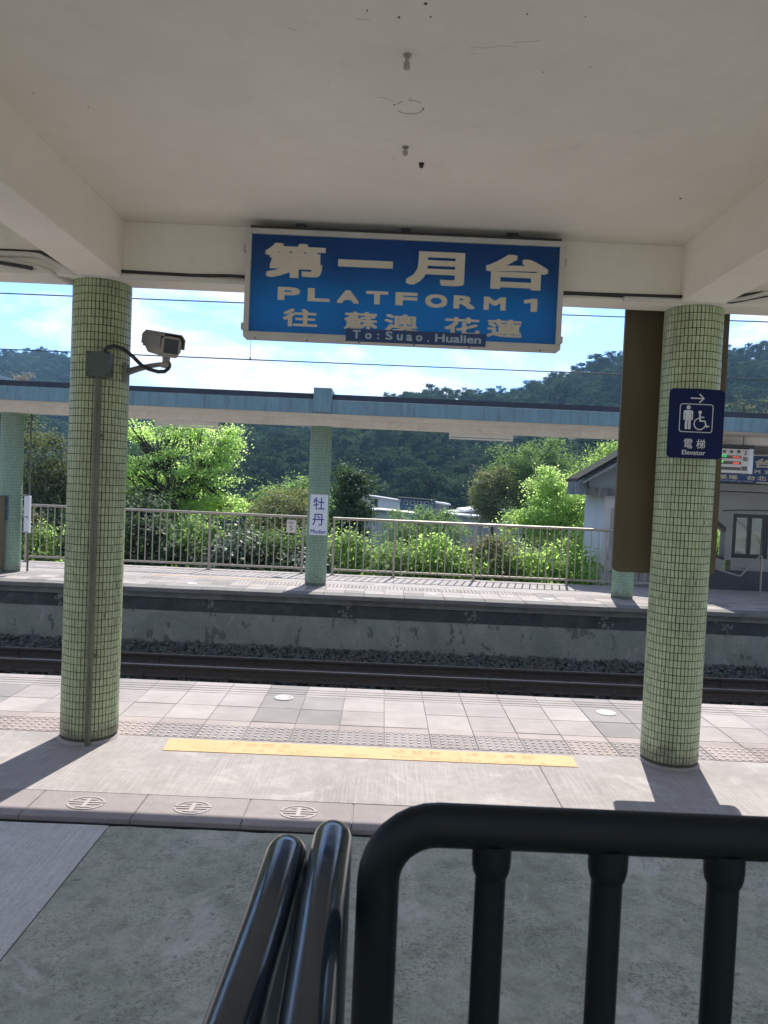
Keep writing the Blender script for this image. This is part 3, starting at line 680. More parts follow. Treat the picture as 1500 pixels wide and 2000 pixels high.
for k in range(FK0, FK1):
    for r in range(2):
        link('paving_tile', m_f[1 if random.random() < 0.22 else 0], far_wall, (tile_x(k), FE + 0.302 + r * 0.324, random.uniform(-0.002, 0.002)))
    link('tactile_tile', m_ftac, far_wall, (tile_x(k), FE + 0.952, random.uniform(-0.002, 0.002)))
for xa, xb in ((-16, tile_x(FK0)), (tile_x(FK1), 16)):
    b = MB(); b.paver(xa, xb, FE - 0.02, FE + 1.31, -0.06, 0, 0.004); part('paving_extension', b, M['tile_pale'], far_wall)
for xa, xb in ((-16, -7.2), (-7.197, -3.4), (-3.397, 0.26), (0.263, 3.7), (3.703, 16)):
    b = MB(); b.paver(xa, xb, FE + 1.318, FB, -0.05, 0.0, 0.003); part('concrete_slab', b, M['conc_platform'], far_wall)
b = MB(); b.box(-4.2, -1.75, 13.93, 13.985, 0.0005, 0.004); part('yellow_line', b, M['tape'], far_wall)
for x in (-3.2, 0.9, 2.9):
    b = MB(); b.lathe([(0.083, 0.0), (0.08, 0.006), (0.02, 0.008)], (x, FE + 0.62, 0.0), 20); part('reflector_disc', b, M['plate_white'], far_wall, smooth=True)

# ------------------------------------------------------------------ near canopy
BZ, CZ = 3.085, 3.452
XL, XR, CY, CR = -1.960, 2.047, 5.24, 0.19
BAY = 3.915
canopy = thing('platform_canopy', 'cream painted concrete canopy overhead with deep beams between the tiled columns', 'canopy', (0, 1.5, BZ))
b = MB(); b.box(-7.9, 8.0, 0.35, 6.67, CZ, CZ + 0.13); part('ceiling', b, M['paint'], canopy)
b = MB(); b.box(-7.9, 8.0, 6.53, 6.69, CZ - 0.004, CZ + 0.2); part('outer_fascia', b, M['teal'], canopy)
b = MB(); b.box(-7.9, 8.0, 5.04, 5.285, BZ, CZ + 0.001); part('beam', b, M['paint'], canopy, bevel=0.006)
for k in range(-1, 3):
    x = -1.90 + k * BAY
    b = MB(); b.box(x - 0.145, x + 0.145, 0.35, 5.0405, BZ + 0.002, CZ + 0.001); part('beam', b, M['paint'], canopy, bevel=0.006)
# stubs, old fixing ring, flaking marks on the ceiling
for x, y, l, r in ((0.016, 2.973, 0.055, 0.010), (0.032, 3.766, 0.04, 0.010), (0.118, 3.946, 0.022, 0.009)):
    b = MB(); b.lathe([(r * 1.6, 0), (r * 1.6, -0.008), (r * 0.7, -0.01), (r * 0.7, -l * 0.6), (r * 1.2, -l * 0.6), (r * 1.2, -l), (r * 0.5, -l - 0.004)], (x, y, CZ + 0.003), 10)
    part('fixing_stub', b, M['screw'] if l < 0.03 else M['steel'], canopy, smooth=True)
b = MB()
for a0, a1 in ((0.1, 2.6), (3.4, 4.1), (4.6, 5.6)):
    pts = [(0.040 + 0.06 * math.cos(a0 + (a1 - a0) * k / 14), 3.374 + 0.06 * math.sin(a0 + (a1 - a0) * k / 14), CZ - 0.0002) for k in range(15)]
    b.tube(pts, 0.0025, 5)
part('ring_mark', b, M['faint'], canopy)
b = MB(); rr = random.Random(5)
for x, y, s in ((-0.02, 2.74, 0.006), (0.09, 2.73, 0.006), (0.07, 2.66, 0.008), (-0.13, 2.71, 0.006), (0.42, 2.69, 0.006), (0.62, 2.69, 0.004), (-0.03, 3.36, 0.005), (0.1, 3.38, 0.008), (0.06, 3.43, 0.005), (0.04, 3.30, 0.004), (-0.02, 3.9, 0.004), (0.0, 4.02, 0.003), (0.72, 3.0, 0.003), (-0.3, 3.2, 0.003), (0.55, 3.05, 0.003), (-1.4, 3.5, 0.004), (1.55, 4.25, 0.012), (-1.6, 3.4, 0.006), (-0.35, 2.8, 0.003)):
    n = 6; b.prism([(x + 0.8 * s * rr.uniform(0.3, 1.3) * math.cos(2 * PI * k / n), y + s * rr.uniform(0.5, 1.2) * math.sin(2 * PI * k / n)) for k in range(n)], 'z', CZ - 0.0015, CZ + 0.002)
o = part('paint_chips', b, M['screw'], canopy); o['kind'] = 'stuff'
b = MB()
for pts in ([(0.25, 2.9), (0.31, 2.905), (0.36, 2.885), (0.42, 2.89)], [(0.40, 2.86), (0.47, 2.85), (0.5, 2.84)], [(-0.42, 2.83), (-0.39, 2.85)], [(-0.17, 2.76), (-0.12, 2.765)], [(0.25, 2.95), (0.28, 2.94)], [(-0.1, 3.3), (-0.06, 3.31), (-0.03, 3.33)]):
    b.tube([(x, y, CZ - 0.0001) for x, y in pts], 0.0011, 4)
o = part('ceiling_crack', b, M['faint'], canopy); o['kind'] = 'stuff'
# conduits and cables along the beam
def run(name, pts, r, mat, label, grp='cables and conduits along the beam', n=8):
    t_ = MB(); t_.tube(pts, r, n); o = link(name, t_.mesh(name, mat, smooth=True)); return tag(o, label, 'conduit' if 'conduit' in name else 'cable', grp)
run('conduit', [(-6, 5.02, 3.205), (-2.38, 5.02, 3.205), (-2.29, 5.015, 3.20), (-2.16, 5.012, 3.14), (-2.08, 5.012, 3.11), (-1.98, 5.012, 3.094), (-1.70, 5.015, 3.094), (-0.95, 5.018, 3.092)], 0.019, M['pvc'], 'off white conduit bending down over the left column top', n=10)
run('conduit', [(-6, 5.022, 3.165), (-2.5, 5.022, 3.165), (-2.32, 5.015, 3.135), (-2.22, 5.02, 3.10), (-2.14, 5.12, 3.066), (-2.08, 5.22, 3.06)], 0.014, M['pvc'], 'off white conduit slanting under the beam to the left column')
run('cable', [(-6, 5.005, 3.14), (-2.6, 5.005, 3.15), (-2.36, 5.0, 3.118), (-2.33, 4.995, 3.112)], 0.012, M['cable'], 'short thick black cable below the conduits at the left edge')
run('cable', [(-6, 5.024, 3.228), (-2.35, 5.024, 3.228), (-2.28, 5.005, 3.222), (-2.04, 5.0, 3.128), (-1.75, 5.005, 3.122), (-1.3, 5.005, 3.116), (-1.05, 5.005, 3.124), (-0.6, 5.01, 3.11), (0.5, 5.01, 3.112), (1.3, 5.01, 3.112), (1.75, 5.005, 3.116), (2.15, 4.99, 3.12), (2.4, 5.01, 3.17), (5, 5.02, 3.2)], 0.010, M['cable'], 'thin black cable running the whole length of the beam foot')
run('cable', [(-1.7, 5.03, 3.099), (-1.2, 5.03, 3.092), (-0.8, 5.028, 3.10), (0.4, 5.028, 3.092), (1.2, 5.028, 3.106), (1.9, 5.02, 3.10), (2.2, 5.0, 3.09), (2.45, 5.01, 3.15)], 0.004, M['cable'], 'thinnest black cable hanging behind the platform sign along the beam')
run('conduit', [(1.5, 5.018, 3.092), (2.12, 5.016, 3.094), (2.28, 5.01, 3.125), (2.5, 5.015, 3.19), (5, 5.02, 3.2)], 0.018, M['pvc'], 'off white conduit rising away over the right column top')

# ------------------------------------------------------------------ mosaic columns
CAMP = Vector((0, 0, CAM_H))
NT_, RH = 48, 0.05
def column(x, y, r, top, mats, label, grp, n_parts, seed, name='tiled_column', nt=NT_, chips=26):
    rng = random.Random(seed); core_m, tile_m = mats
    c = thing(name, label, 'column', (x, y, 0), grp)
    b = MB(); b.lathe([(r - 0.005, 0.0), (r - 0.005, top)], (x, y, 0), nt); part('column_core', b, core_m, c, smooth=True)
    rows = int(top / RH); g = 0.0021; da = 2 * PI / nt; ro, ri = r, r - 0.0055
    aw = da / 2 - g / r
    def tile_verts(a, z, sx=1.0, sz=1.0):
        out = []
        for (rad, s) in ((ri, 1.0), (ro, 0.93)):
            for (ka, kz) in ((-1, 0), (1, 0), (1, 1), (-1, 1)):
                aa = a + ka * aw * s * sx; h = (RH - 2 * g) * sz; zz = z + g + (0.0008 if s < 1 else 0) + kz * (h - (0.0016 if s < 1 else 0))
                out.append((rad * math.cos(aa), rad * math.sin(aa), zz))
        return out
    FC = [(4, 5, 6, 7), (0, 1, 5, 4), (1, 2, 6, 5), (2, 3, 7, 6), (3, 0, 4, 7)]
    z_off = top - rows * RH
    cand = []
    for i in range(nt):
        a = i * da + da / 2; nrm = Vector((math.cos(a), math.sin(a), 0))
        for j in range(rows):
            z = z_off + j * RH; p = Vector((x, y, z)) + nrm * r; d = CAMP - p
            cand.append((nrm.dot(d.normalized()) / d.length_squared, i, j))
    cand.sort(reverse=True)
    chosen = {(i, j) for _, i, j in cand[:n_parts]}
    visible = [(i, j) for s, i, j in cand if s > 0.005 and 0.35 < z_off + j * RH < 1.75 and (i, j) not in chosen]
    chip = set(rng.sample(visible, min(chips, len(visible)))) if chips else set()
    st = MB(); ch = MB()
    tm = MB(); tm.add(tile_verts(0, 0), FC); tile_me = tm.mesh('mosaic_tile', tile_m, fix=False) if n_parts else None
    for i in range(nt):
        a = i * da + da / 2
        for j in range(rows):
            z = z_off + j * RH
            if (i, j) in chosen:
                o = link('mosaic_tile', tile_me, c, (0, 0, z)); o.rotation_euler = (rng.uniform(-0.0003, 0.0003), rng.uniform(-0.0003, 0.0003), a + rng.uniform(-0.006, 0.006))
                continue
            if (i, j) in chip:
                hw = aw * rng.uniform(0.12, 0.38); hz_ = RH * rng.uniform(0.12, 0.36); ac = a + aw * rng.uniform(-0.4, 0.4); zc = z + RH * rng.uniform(0.4, 0.6); k_ = r + 0.0006
                ch.add([(k_ * math.cos(ac - hw), k_ * math.sin(ac - hw), zc - hz_ * 0.8), (k_ * math.cos(ac + hw), k_ * math.sin(ac + hw), zc - hz_), (k_ * math.cos(ac + hw * 0.7), k_ * math.sin(ac + hw * 0.7), zc + hz_), (k_ * math.cos(ac - hw * 0.5), k_ * math.sin(ac - hw * 0.5), zc + hz_ * 0.7)], [(0, 1, 2, 3)])
            ja = rng.uniform(-0.004, 0.004)
            tv = tile_verts(a + ja, z); k1, k2 = rng.uniform(-0.0022, 0.0022), rng.uniform(-0.0022, 0.0022)
            tv = [(p[0] * (1 + (k1 if i_ in (5, 6) else -k1 if i_ in (4, 7) else 0) + (k2 if i_ in (6, 7) else -k2 if i_ in (4, 5) else 0)), p[1] * (1 + (k1 if i_ in (5, 6) else -k1 if i_ in (4, 7) else 0) + (k2 if i_ in (6, 7) else -k2 if i_ in (4, 5) else 0)), p[2]) for i_, p in enumerate(tv)]
            st.add([(x + p[0], y + p[1], p[2]) for p in tv], FC)
    o = link('mosaic_tiles', st.mesh('mosaic_tiles', tile_m, fix=False), c, (-x, -y, 0)); o['kind'] = 'stuff'
    if ch.v:
        o = link('chip_marks', ch.mesh('chip_marks', core_m), c); o['kind'] = 'stuff'
    return c
colL = column(XL, CY, CR, BZ, (M['grout'], M['mosaic_a']), 'olive green mosaic column carrying the security camera and a vertical pipe', 'mosaic columns of the near platform', 300, 1)
colR = column(XR, CY, CR, BZ, (M['grout'], M['mosaic_b']), 'sage green mosaic column carrying the navy elevator sign', 'mosaic columns of the near platform', 300, 2)
for x, lab in ((-1.144, 'mint mosaic column on the far platform bearing the white station name plate'), (4.302, 'mint mosaic column on the far platform partly hidden by the brown board'), (-6.586, 'mint mosaic column on the far platform beside a brown notice board')):
    column(x, 13.559, 0.19, 2.80, (M['grout_far'], M['mosaic_far']), lab, 'mosaic columns of the far platform', 0, 9, chips=0)
# cement skirt where the column meets the floor
for x, c in ((XL, colL), (XR, colR)):
    b = MB(); b.lathe([(0.205, 0.0), (0.2, 0.006), (0.192, 0.016)], (x, CY, 0), 40); part('cement_skirt', b, M['conc_platform'], c, smooth=True)

# junction box, pipe
jb = thing('junction_box', 'square grey green junction box screwed to the left column above the pipe', 'junction box', (-1.893, 5.03, 2.44))
b = MB(); b.box(-1.972, -1.815, 5.005, 5.075, 2.44, 2.603); part('box_body', b, M['box_green'], jb, bevel=0.006)
for sx in (-1.958, -1.829):
    for sz in (2.454, 2.589):
        b = MB(); b.tube([(sx, 5.0045, sz), (sx, 4.999, sz)], 0.006, 8); part('screw', b, M['screw'], jb)
pc = thing('pipe', 'olive painted vertical pipe clamped down the front of the left column', 'pipe', (-1.897, 5.03, 0))
b = MB(); b.tube([(-1.897, 5.042, 0.60), (-1.897, 5.042, 2.441)], 0.022, 14); part('pipe_body', b, M['pipe_green'], pc, smooth=True)
b = MB(); b.tube([(-1.897, 5.045, 0.0), (-1.897, 5.045, 0.6)], 0.0185, 14); part('pipe_foot', b, M['pipe_green'], pc, smooth=True)
for z in (0.60, 2.06):
    b = MB(); b.tube([(-1.897, 5.042, z - 0.012), (-1.897, 5.042, z + 0.012)], 0.0275, 14); b.box(-1.94, -1.854, 5.05, 5.065, z - 0.01, z + 0.01); part('clamp', b, M['pipe_green'], pc, smooth=True)

# security camera
cc = thing('security_camera', 'cream bullet security camera on a bent bracket off the left column', 'camera', (-1.72, 5.13, 2.5))
b = MB(); b.box(-1.782, -1.758, 5.165, 5.235, 2.43, 2.56); b.tube([(-1.768, 5.20, 2.445), (-1.768, 5.20, 2.55)], 0.02, 10); part('wall_plate', b, M['cam_hood'], cc, bevel=0.004)
b = MB(); b.tube([(-1.768, 5.20, 2.50), (-1.66, 5.13, 2.52), (-1.56, 5.07, 2.533), (-1.49, 5.03, 2.538), (-1.455, 5.02, 2.538)], [0.024, 0.020, 0.016, 0.015, 0.014], 10); part('arm', b, M['cam_hood'], cc, smooth=True)
b = MB(); b.lathe([(0.034, 0), (0.034, 0.026), (0.027, 0.03), (0.023, 0.045), (0.030, 0.10)], (-1.452, 5.02, 2.518), 18); part('pedestal', b, M['cam_body'], cc, smooth=True)
b = MB(); b.tube([(-1.845, 5.0, 2.60), (-1.83, 4.995, 2.625), (-1.79, 5.0, 2.64), (-1.74, 5.03, 2.63), (-1.69, 5.08, 2.59), (-1.63, 5.07, 2.535), (-1.57, 5.03, 2.505), (-1.50, 5.01, 2.487), (-1.455, 5.005, 2.49), (-1.432, 5.005, 2.51), (-1.43, 5.01, 2.55)], 0.0125, 10); part('cable', b, M['cable'], cc, smooth=True)
fr, bk = Vector((-1.380, 4.87, 2.632)), Vector((-1.560, 5.11, 2.692))
ax = (fr - bk).normalized(); side = ax.cross(Vector((0, 0, 1))).normalized(); upv = side.cross(ax)
def along(prof, t0, t1, name, mat, scale1=1.0, bevel=0.0):
    b = MB(); L = (fr - bk).length; n = len(prof)
    A = [bk + ax * (t0 * L) + side * p[0] * scale1 + upv * p[1] * scale1 for p in prof]; B = [bk + ax * (t1 * L) + side * p[0] + upv * p[1] for p in prof]
    b.add(A + B, [tuple(range(n)), tuple(reversed(range(n, 2 * n)))] + [((k + 1) % n, k, n + k, n + (k + 1) % n) for k in range(n)])
    return part(name, b, mat, cc, bevel=bevel)
octo = [(-0.042, -0.072), (0.042, -0.072), (0.068, -0.03), (0.068, 0.036), (0.048, 0.060), (-0.048, 0.060), (-0.068, 0.036), (-0.068, -0.03)]
along(octo, 0.0, 0.97, 'housing', M['cam_body'], 0.92, 0.004)
along([(p[0] * 0.98, p[1] * 0.98) for p in octo], 0.971, 1.0, 'front_bezel', M['cam_body'], 1.0, 0.002)
along([(-0.046, -0.046), (0.046, -0.046), (0.046, 0.044), (-0.046, 0.044)], 1.0005, 1.006, 'window', M['cam_glass'])
hood = [(-0.083, -0.014), (-0.083, 0.048), (-0.058, 0.078), (0.058, 0.078), (0.083, 0.048), (0.083, -0.014), (0.078, -0.014), (0.078, 0.046), (0.055, 0.072), (-0.055, 0.072), (-0.078, 0.046), (-0.078, -0.014)]
along(hood, -0.06, 1.05, 'sun_hood', M['cam_hood'], 0.97)
along([(-0.07, -0.03), (0.07, -0.03), (0.076, 0.04), (0.054, 0.068), (-0.054, 0.068), (-0.076, 0.04)], -0.07, -0.05, 'rear_cap', M['cam_hood'], 0.95, 0.004)

# elevator sign and brown board on the right column
ev = thing('elevator_sign', 'navy elevator sign with arrow, standing figure and wheelchair symbol on the right column', 'sign', (2.014, 5.03, 2.08))
b = MB(); b.prism(rounded_rect(1.836, 2.196, 2.079, 2.531, 0.032, 5), 'y', 5.022, 5.032); part('plate', b, M['navy'], ev)
for z in (2.513, 2.097):
    b = MB(); b.tube([(2.016, 5.0218, z), (2.016, 5.018, z)], 0.006, 8); part('screw', b, M['screw'], ev)
def flat_poly(b, pts, Y=5.0205): b.prism(pts, 'y', Y - 0.0006, Y + 0.0006)
def stroke(b, pts, w, Y=5.0205):
    for p, q in zip(pts, pts[1:]):
        d = Vector((q[0] - p[0], q[1] - p[1])); d.normalize(); n = Vector((-d.y, d.x)) * w / 2; e = d * w * 0.5
        flat_poly(b, [(p[0] - e.x + n.x, p[1] - e.y + n.y), (p[0] - e.x - n.x, p[1] - e.y - n.y), (q[0] + e.x - n.x, q[1] + e.y - n.y), (q[0] + e.x + n.x, q[1] + e.y + n.y)], Y + random.uniform(-0.0002, 0.0002))
def disc(b, x, z, r, n=18): flat_poly(b, [(x + r * math.cos(2 * PI * k / n), z + r * math.sin(2 * PI * k / n)) for k in range(n)])
b = MB(); stroke(b, [(1.976, 2.470), (2.054, 2.470)], 0.008); stroke(b, [(2.032, 2.496), (2.058, 2.470), (2.032, 2.444)], 0.008); part('arrow', b, M['white_print'], ev)
b = MB(); o_ = rounded_rect(1.905, 2.124, 2.248, 2.434, 0.018, 4); i_ = rounded_rect(1.910, 2.119, 2.253, 2.429, 0.014, 4); n = len(o_)
for k in range(n):
    j = (k + 1) % n; flat_poly(b, [o_[k], o_[j], i_[j], i_[k]])
part('border_line', b, M['white_print'], ev)
b = MB(); X = 1.962; disc(b, X, 2.409, 0.0135)
flat_poly(b, [(X - 0.031, 2.345), (X - 0.031, 2.382), (X - 0.024, 2.391), (X + 0.024, 2.391), (X + 0.031, 2.382), (X + 0.031, 2.328), (X + 0.022, 2.328), (X + 0.022, 2.375), (X + 0.019, 2.375), (X + 0.019, 2.268), (X + 0.0025, 2.268), (X + 0.0025, 2.328), (X - 0.0025, 2.328), (X - 0.0025, 2.268), (X - 0.019, 2.268), (X - 0.019, 2.375), (X - 0.022, 2.375), (X - 0.022, 2.328), (X - 0.031, 2.328)])
part('standing_figure', b, M['white_print'], ev)
b = MB(); disc(b, 2.038, 2.380, 0.011)
stroke(b, [(2.038, 2.362), (2.042, 2.325)], 0.011); stroke(b, [(2.040, 2.348), (2.064, 2.348)], 0.007); stroke(b, [(2.042, 2.324), (2.072, 2.324), (2.086, 2.286), (2.099, 2.292)], 0.008)
cx, cz = 2.040, 2.305
pts = [(cx + 0.037 * math.cos(math.radians(a)), cz + 0.037 * math.sin(math.radians(a))) for a in range(105, 345, 14)]
stroke(b, pts, 0.0065); part('wheelchair_figure', b, M['white_print'], ev)
letter_parts([('電', 1.972, 2.174, 0.056, 0.062), ('梯', 2.054, 2.174, 0.058, 0.062), ('Elevator', 2.011, 2.117, 0.154, 0.031)], 5.0205, M['white_print'], ev, 0.0015)
bb = thing('hanging_board', 'tall brown board with rounded lower corners hanging behind the right column', 'board', (2.02, 5.47, 1.27))
b = MB(); b.prism(rounded_rect(1.652, 2.386, 1.272, 3.60, 0.05, 6, (1, 0, 0, 1)), 'y', 5.452, 5.482); part('panel', b, M['brown'], bb)
for z in (1.9, 2.75):
    b = MB(); b.box(1.92, 2.03, 5.4, 5.452, z - 0.02, z + 0.02); part('bracket', b, M['pipe_green'], bb)

# ------------------------------------------------------------------ blue platform sign
S1 = [('第', -0.624, 3.203, 0.384, 0.215), ('一', -0.178, 3.203, 0.346, 0.045), ('月', 0.263, 3.192, 0.369, 0.211), ('台', 0.779, 3.192, 0.399, 0.217)]
S2 = [('P', -0.654, 2.996, 0.140, 0.082), ('L', -0.465, 2.996, 0.139, 0.082), ('A', -0.280, 2.993, 0.140, 0.082), ('T', -0.096, 2.995, 0.139, 0.082), ('F', 0.089, 2.995, 0.138, 0.082), ('O', 0.278, 2.991, 0.140, 0.084), ('R', 0.456, 2.991, 0.137, 0.082), ('M', 0.648, 2.991, 0.139, 0.082), ('1', 0.874, 2.991, 0.085, 0.082)]
S3 = [('往', -0.577, 2.848, 0.218, 0.112), ('蘇', -0.193, 2.846, 0.212, 0.112), ('澳', 0.063, 2.842, 0.212, 0.112), ('花', 0.449, 2.84, 0.223, 0.112), ('蓮', 0.717, 2.838, 0.222, 0.112)]
def frame_bars(x0, x1, z0, z1, y0, y1, w):
    b = MB(); b.box(x0, x1, y0, y1, z1 - w, z1); b.box(x0, x1, y0, y1, z0, z0 + w); b.box(x0, x0 + w, y0 + 0.0005, y1 - 0.0005, z0 + w + 0.0005, z1 - w - 0.0005); b.box(x1 - w, x1, y0 + 0.0005, y1 - 0.0005, z0 + w + 0.0005, z1 - w - 0.0005); return b
sg = thing('platform_sign', 'large blue light box sign reading PLATFORM 1 hanging under the canopy beam', 'sign', (0.07, 4.95, 2.715))
sx0, sx1, sz0, sz1 = -0.932, 1.074, 2.716, 3.393
part('frame', frame_bars(sx0, sx1, sz0, sz1, 4.868, 5.005, 0.034), M['alu'], sg, bevel=0.003)
b = MB(); b.add([(sx0 + 0.03, 4.886, sz0 + 0.03), (sx1 - 0.03, 4.886, sz0 + 0.03), (sx1 - 0.03, 4.886, sz1 - 0.03), (sx0 + 0.03, 4.886, sz1 - 0.03)], [(0, 1, 2, 3)]); part('front_panel', b, M['sign_blue'], sg)
b = MB(); b.add([(sx0 + 0.03, 4.99, sz0 + 0.03), (sx1 - 0.03, 4.99, sz0 + 0.03), (sx1 - 0.03, 4.99, sz1 - 0.03), (sx0 + 0.03, 4.99, sz1 - 0.03)], [(3, 2, 1, 0)]); part('rear_panel', b, M['sign_back'], sg)
for x in (-0.30, 0.48):
    b = MB(); b.box(x - 0.014, x + 0.014, 4.955, 4.975, sz0 + 0.036, sz1 - 0.036); part('inner_strut', b, M['alu'], sg)
def lift(mb, Y, d=0.002):
    return mb
for S, bd in ((S1, 0.026), (S2, 0.014), (S3, 0.009)): letter_parts(S, 4.8845, M['sign_letter'], sg, bd)
b = MB(); b.box(-0.283, 0.600, 4.8645, 4.8675, 2.712, 2.792); st_ = part('sticker_strip', b, M['sticker'], sg)
letter_parts([('T', -0.215, 2.757, 0.050, 0.052), ('o', -0.140, 2.749, 0.042, 0.038), (':', -0.078, 2.750, 0.011, 0.036), ('S', -0.010, 2.757, 0.046, 0.053), ('u', 0.058, 2.749, 0.038, 0.038), ('a', 0.118, 2.749, 0.040, 0.039), ('o', 0.180, 2.749, 0.042, 0.038), ('.', 0.238, 2.734, 0.012, 0.012), ('Hualien', 0.425, 2.756, 0.29, 0.052)], 4.8638, M['sticker_print'], st_, 0.005)
for x in (-0.86, -0.53, -0.2, 0.15, 0.5, 0.95):
    b = MB(); b.tube([(x, 4.90, sz0 - 0.008), (x, 4.90, sz0 + 0.001)], 0.005, 6); part('screw', b, M['screw'], sg)
for x in (sx0 - 0.018, sx1 + 0.018):
    for z in (3.30, 2.80):
        b = MB(); b.box(x - 0.016, x + 0.016, 4.97, 5.039, z - 0.02, z + 0.02); part('bracket', b, M['alu'], sg)
b = MB(); b.box(sx0 + 0.02, sx1 - 0.02, 4.90, 4.99, sz1 + 0.0005, sz1 + 0.026); part('gap_shade_bar', b, M['screw'], sg)  # dark bar stands in for the shaded gap above the sign
for x in (-0.6, 0.07, 0.75):
    b = MB(); b.box(x - 0.03, x + 0.03, 4.93, 4.97, sz1 + 0.026, CZ); part('hanger', b, M['screw'], sg)

# ------------------------------------------------------------------ far canopy
fc = thing('platform_canopy', 'low teal edged canopy along the far platform across the track', 'canopy', (0, 13.4, 2.8))
b = MB(); b.box(-16, 16, 12.33, 14.62, 2.925, 3.13); part('roof_slab', b, M['paint2'], fc)
b = MB(); b.box(-16, 16, 12.29, 12.331, 2.92, 3.142); part('fascia', b, M['teal'], fc, bevel=0.004)
b = MB(); b.box(-16, 16, 12.42, 14.6, 3.13, 3.245); part('roof_covering', b, M['roofing'], fc)
b = MB(); b.box(-16, 16, 13.33, 13.62, 2.80, 2.926); part('beam', b, M['paint2'], fc, bevel=0.008)
for x in (-1.04, -6.44, 4.36):
    b = MB(); b.box(x - 0.145, x + 0.145, 12.262, 13.0, 2.935, 3.325); part('beam_end', b, M['teal'], fc, bevel=0.006)
for x, lab in ((-3.555, 'unlit fluorescent light under the far canopy above the lime green tree'), (1.683, 'unlit fluorescent light under the far canopy right of the name plate column')):
    fl = thing('fluorescent_light', lab, 'light', (x, 13.68, 2.73), 'fluorescent lights of the far canopy')
    b = MB(); b.box(x - 0.565, x + 0.565, 13.63, 13.72, 2.735, 2.80); part('housing', b, M['fix_white'], fl, bevel=0.004)
    b = MB(); b.box(x - 0.56, x + 0.56, 13.6295, 13.735, 2.80, 2.926); part('spacer', b, M['fix_white'], fl)
    b = MB(); b.tube([(x - 0.54, 13.675, 2.708), (x + 0.54, 13.675, 2.708)], 0.016, 10); part('tube', b, M['tube_white'], fl, smooth=True)
    for q in (-0.55, 0.55):
        b = MB(); b.box(x + q - 0.012, x + q + 0.012, 13.655, 13.695, 2.69, 2.736); part('lamp_holder', b, M['fix_white'], fl)
# dry grass tuft growing on the far roof
gt = thing('grass_tuft', 'dry straw tuft with a green weed growing on the far canopy roof', 'weed', (-5.9, 12.5, 3.14))
b = MB(); rr = random.Random(4)
for k in range(30):
    a = rr.uniform(0, 2 * PI); l = rr.uniform(0.10, 0.26); x0 = -5.95 + rr.gauss(0, 0.07)
    pts = [(x0 + l * 0.9 * math.cos(a) * t, 12.5 + 0.1 * math.sin(a) * t, 3.245 + l * (2.0 * t - 1.7 * t * t)) for t in (0, 0.25, 0.5, 0.75, 1.0)]
    b.tube(pts, [0.004, 0.004, 0.0035, 0.003, 0.001], 4)
part('straw_blades', b, M['straw'], gt)

# ------------------------------------------------------------------ fences on the far platform
FY, FZ = 15.146, 1.149
def fence(x0, x1, posts, label):
    f = thing('fence', label, 'fence', ((x0 + x1) / 2, FY, 0), 'metal railings of the far platform')
    cx = (x0 + x1) / 2
    b = MB(); b.tube([(x0, FY, FZ - 0.028), (x1, FY, FZ - 0.028)], 0.028, 12); part('top_rail', b, M['steel'], f, smooth=True)
    b = MB(); b.box(x0, x1, FY - 0.018, FY + 0.018, 0.085, 0.125); part('bottom_rail', b, M['steel'], f, bevel=0.004)
    pm = MB(); pm.tube([(0, 0, 0.012), (0, 0, FZ - 0.03)], 0.026, 10); pm = pm.mesh('post', M['steel'], smooth=True)
    fm = MB(); fm.box(-0.05, 0.05, -0.05, 0.05, 0, 0.014); fm = fm.mesh('base_plate', M['steel'])
    bm_ = MB(); bm_.tube([(0, 0, 0.12), (0, 0, FZ - 0.05)], 0.0125, 8); bm_ = bm_.mesh('baluster', M['steel'], smooth=True)
    for p_ in posts:
        o = link('post', pm, f, (p_ - cx, 0, 0)); link('base_plate', fm, o)
    ps = sorted(set([x0] + list(posts) + [x1]))
    for a, c in zip(ps, ps[1:]):
        n = max(1, int(round((c - a) / 0.142)))
        for k in range(1, n): link('baluster', bm_, f, (a + (c - a) * k / n - cx, 0, 0))
fence(-7.07, -1.12, [-7.03, -5.235, -3.403, -1.558], 'metal railing on the far platform left of the name plate column')
fence(-0.98, 4.74, [-0.95, 0.257, 1.848, 3.694], 'metal railing on the far platform right of the name plate column')
fence(4.9, 6.3, [4.93, 6.27], 'short metal railing on the far platform in front of the hut')
npl = thing('number_plate', 'small white plate numbered 5 fixed to the far railing', 'plate', (-1.795, 15.1, 0.80))
b = MB(); b.prism(rounded_rect(-1.885, -1.706, 0.803, 1.058, 0.012, 3), 'y', 15.092, 15.102); part('plate', b, M['grey_plate'], npl)
letter_parts([('5', -1.795, 0.895, 0.062, 0.095), ('車廂', -1.795, 1.0, 0.10, 0.04)], 15.0912, M['dark_print'], npl)

# station name plate
mn = thing('name_plate', 'white station name plate with blue characters on a mint mosaic column', 'sign', (-1.117, 13.36, 0.9))
b = MB(); b.prism(rounded_rect(-1.272, -0.962, 0.900, 1.606, 0.02, 4), 'y', 13.352, 13.367); part('plate', b, M['plate_white'], mn)
letter_parts([('牡', -1.117, 1.447, 0.20, 0.215), ('丹', -1.122, 1.168, 0.205, 0.205), ('Mudan', -1.117, 0.962, 0.265, 0.072)], 13.3512, M['blue_print'], mn, 0.004)

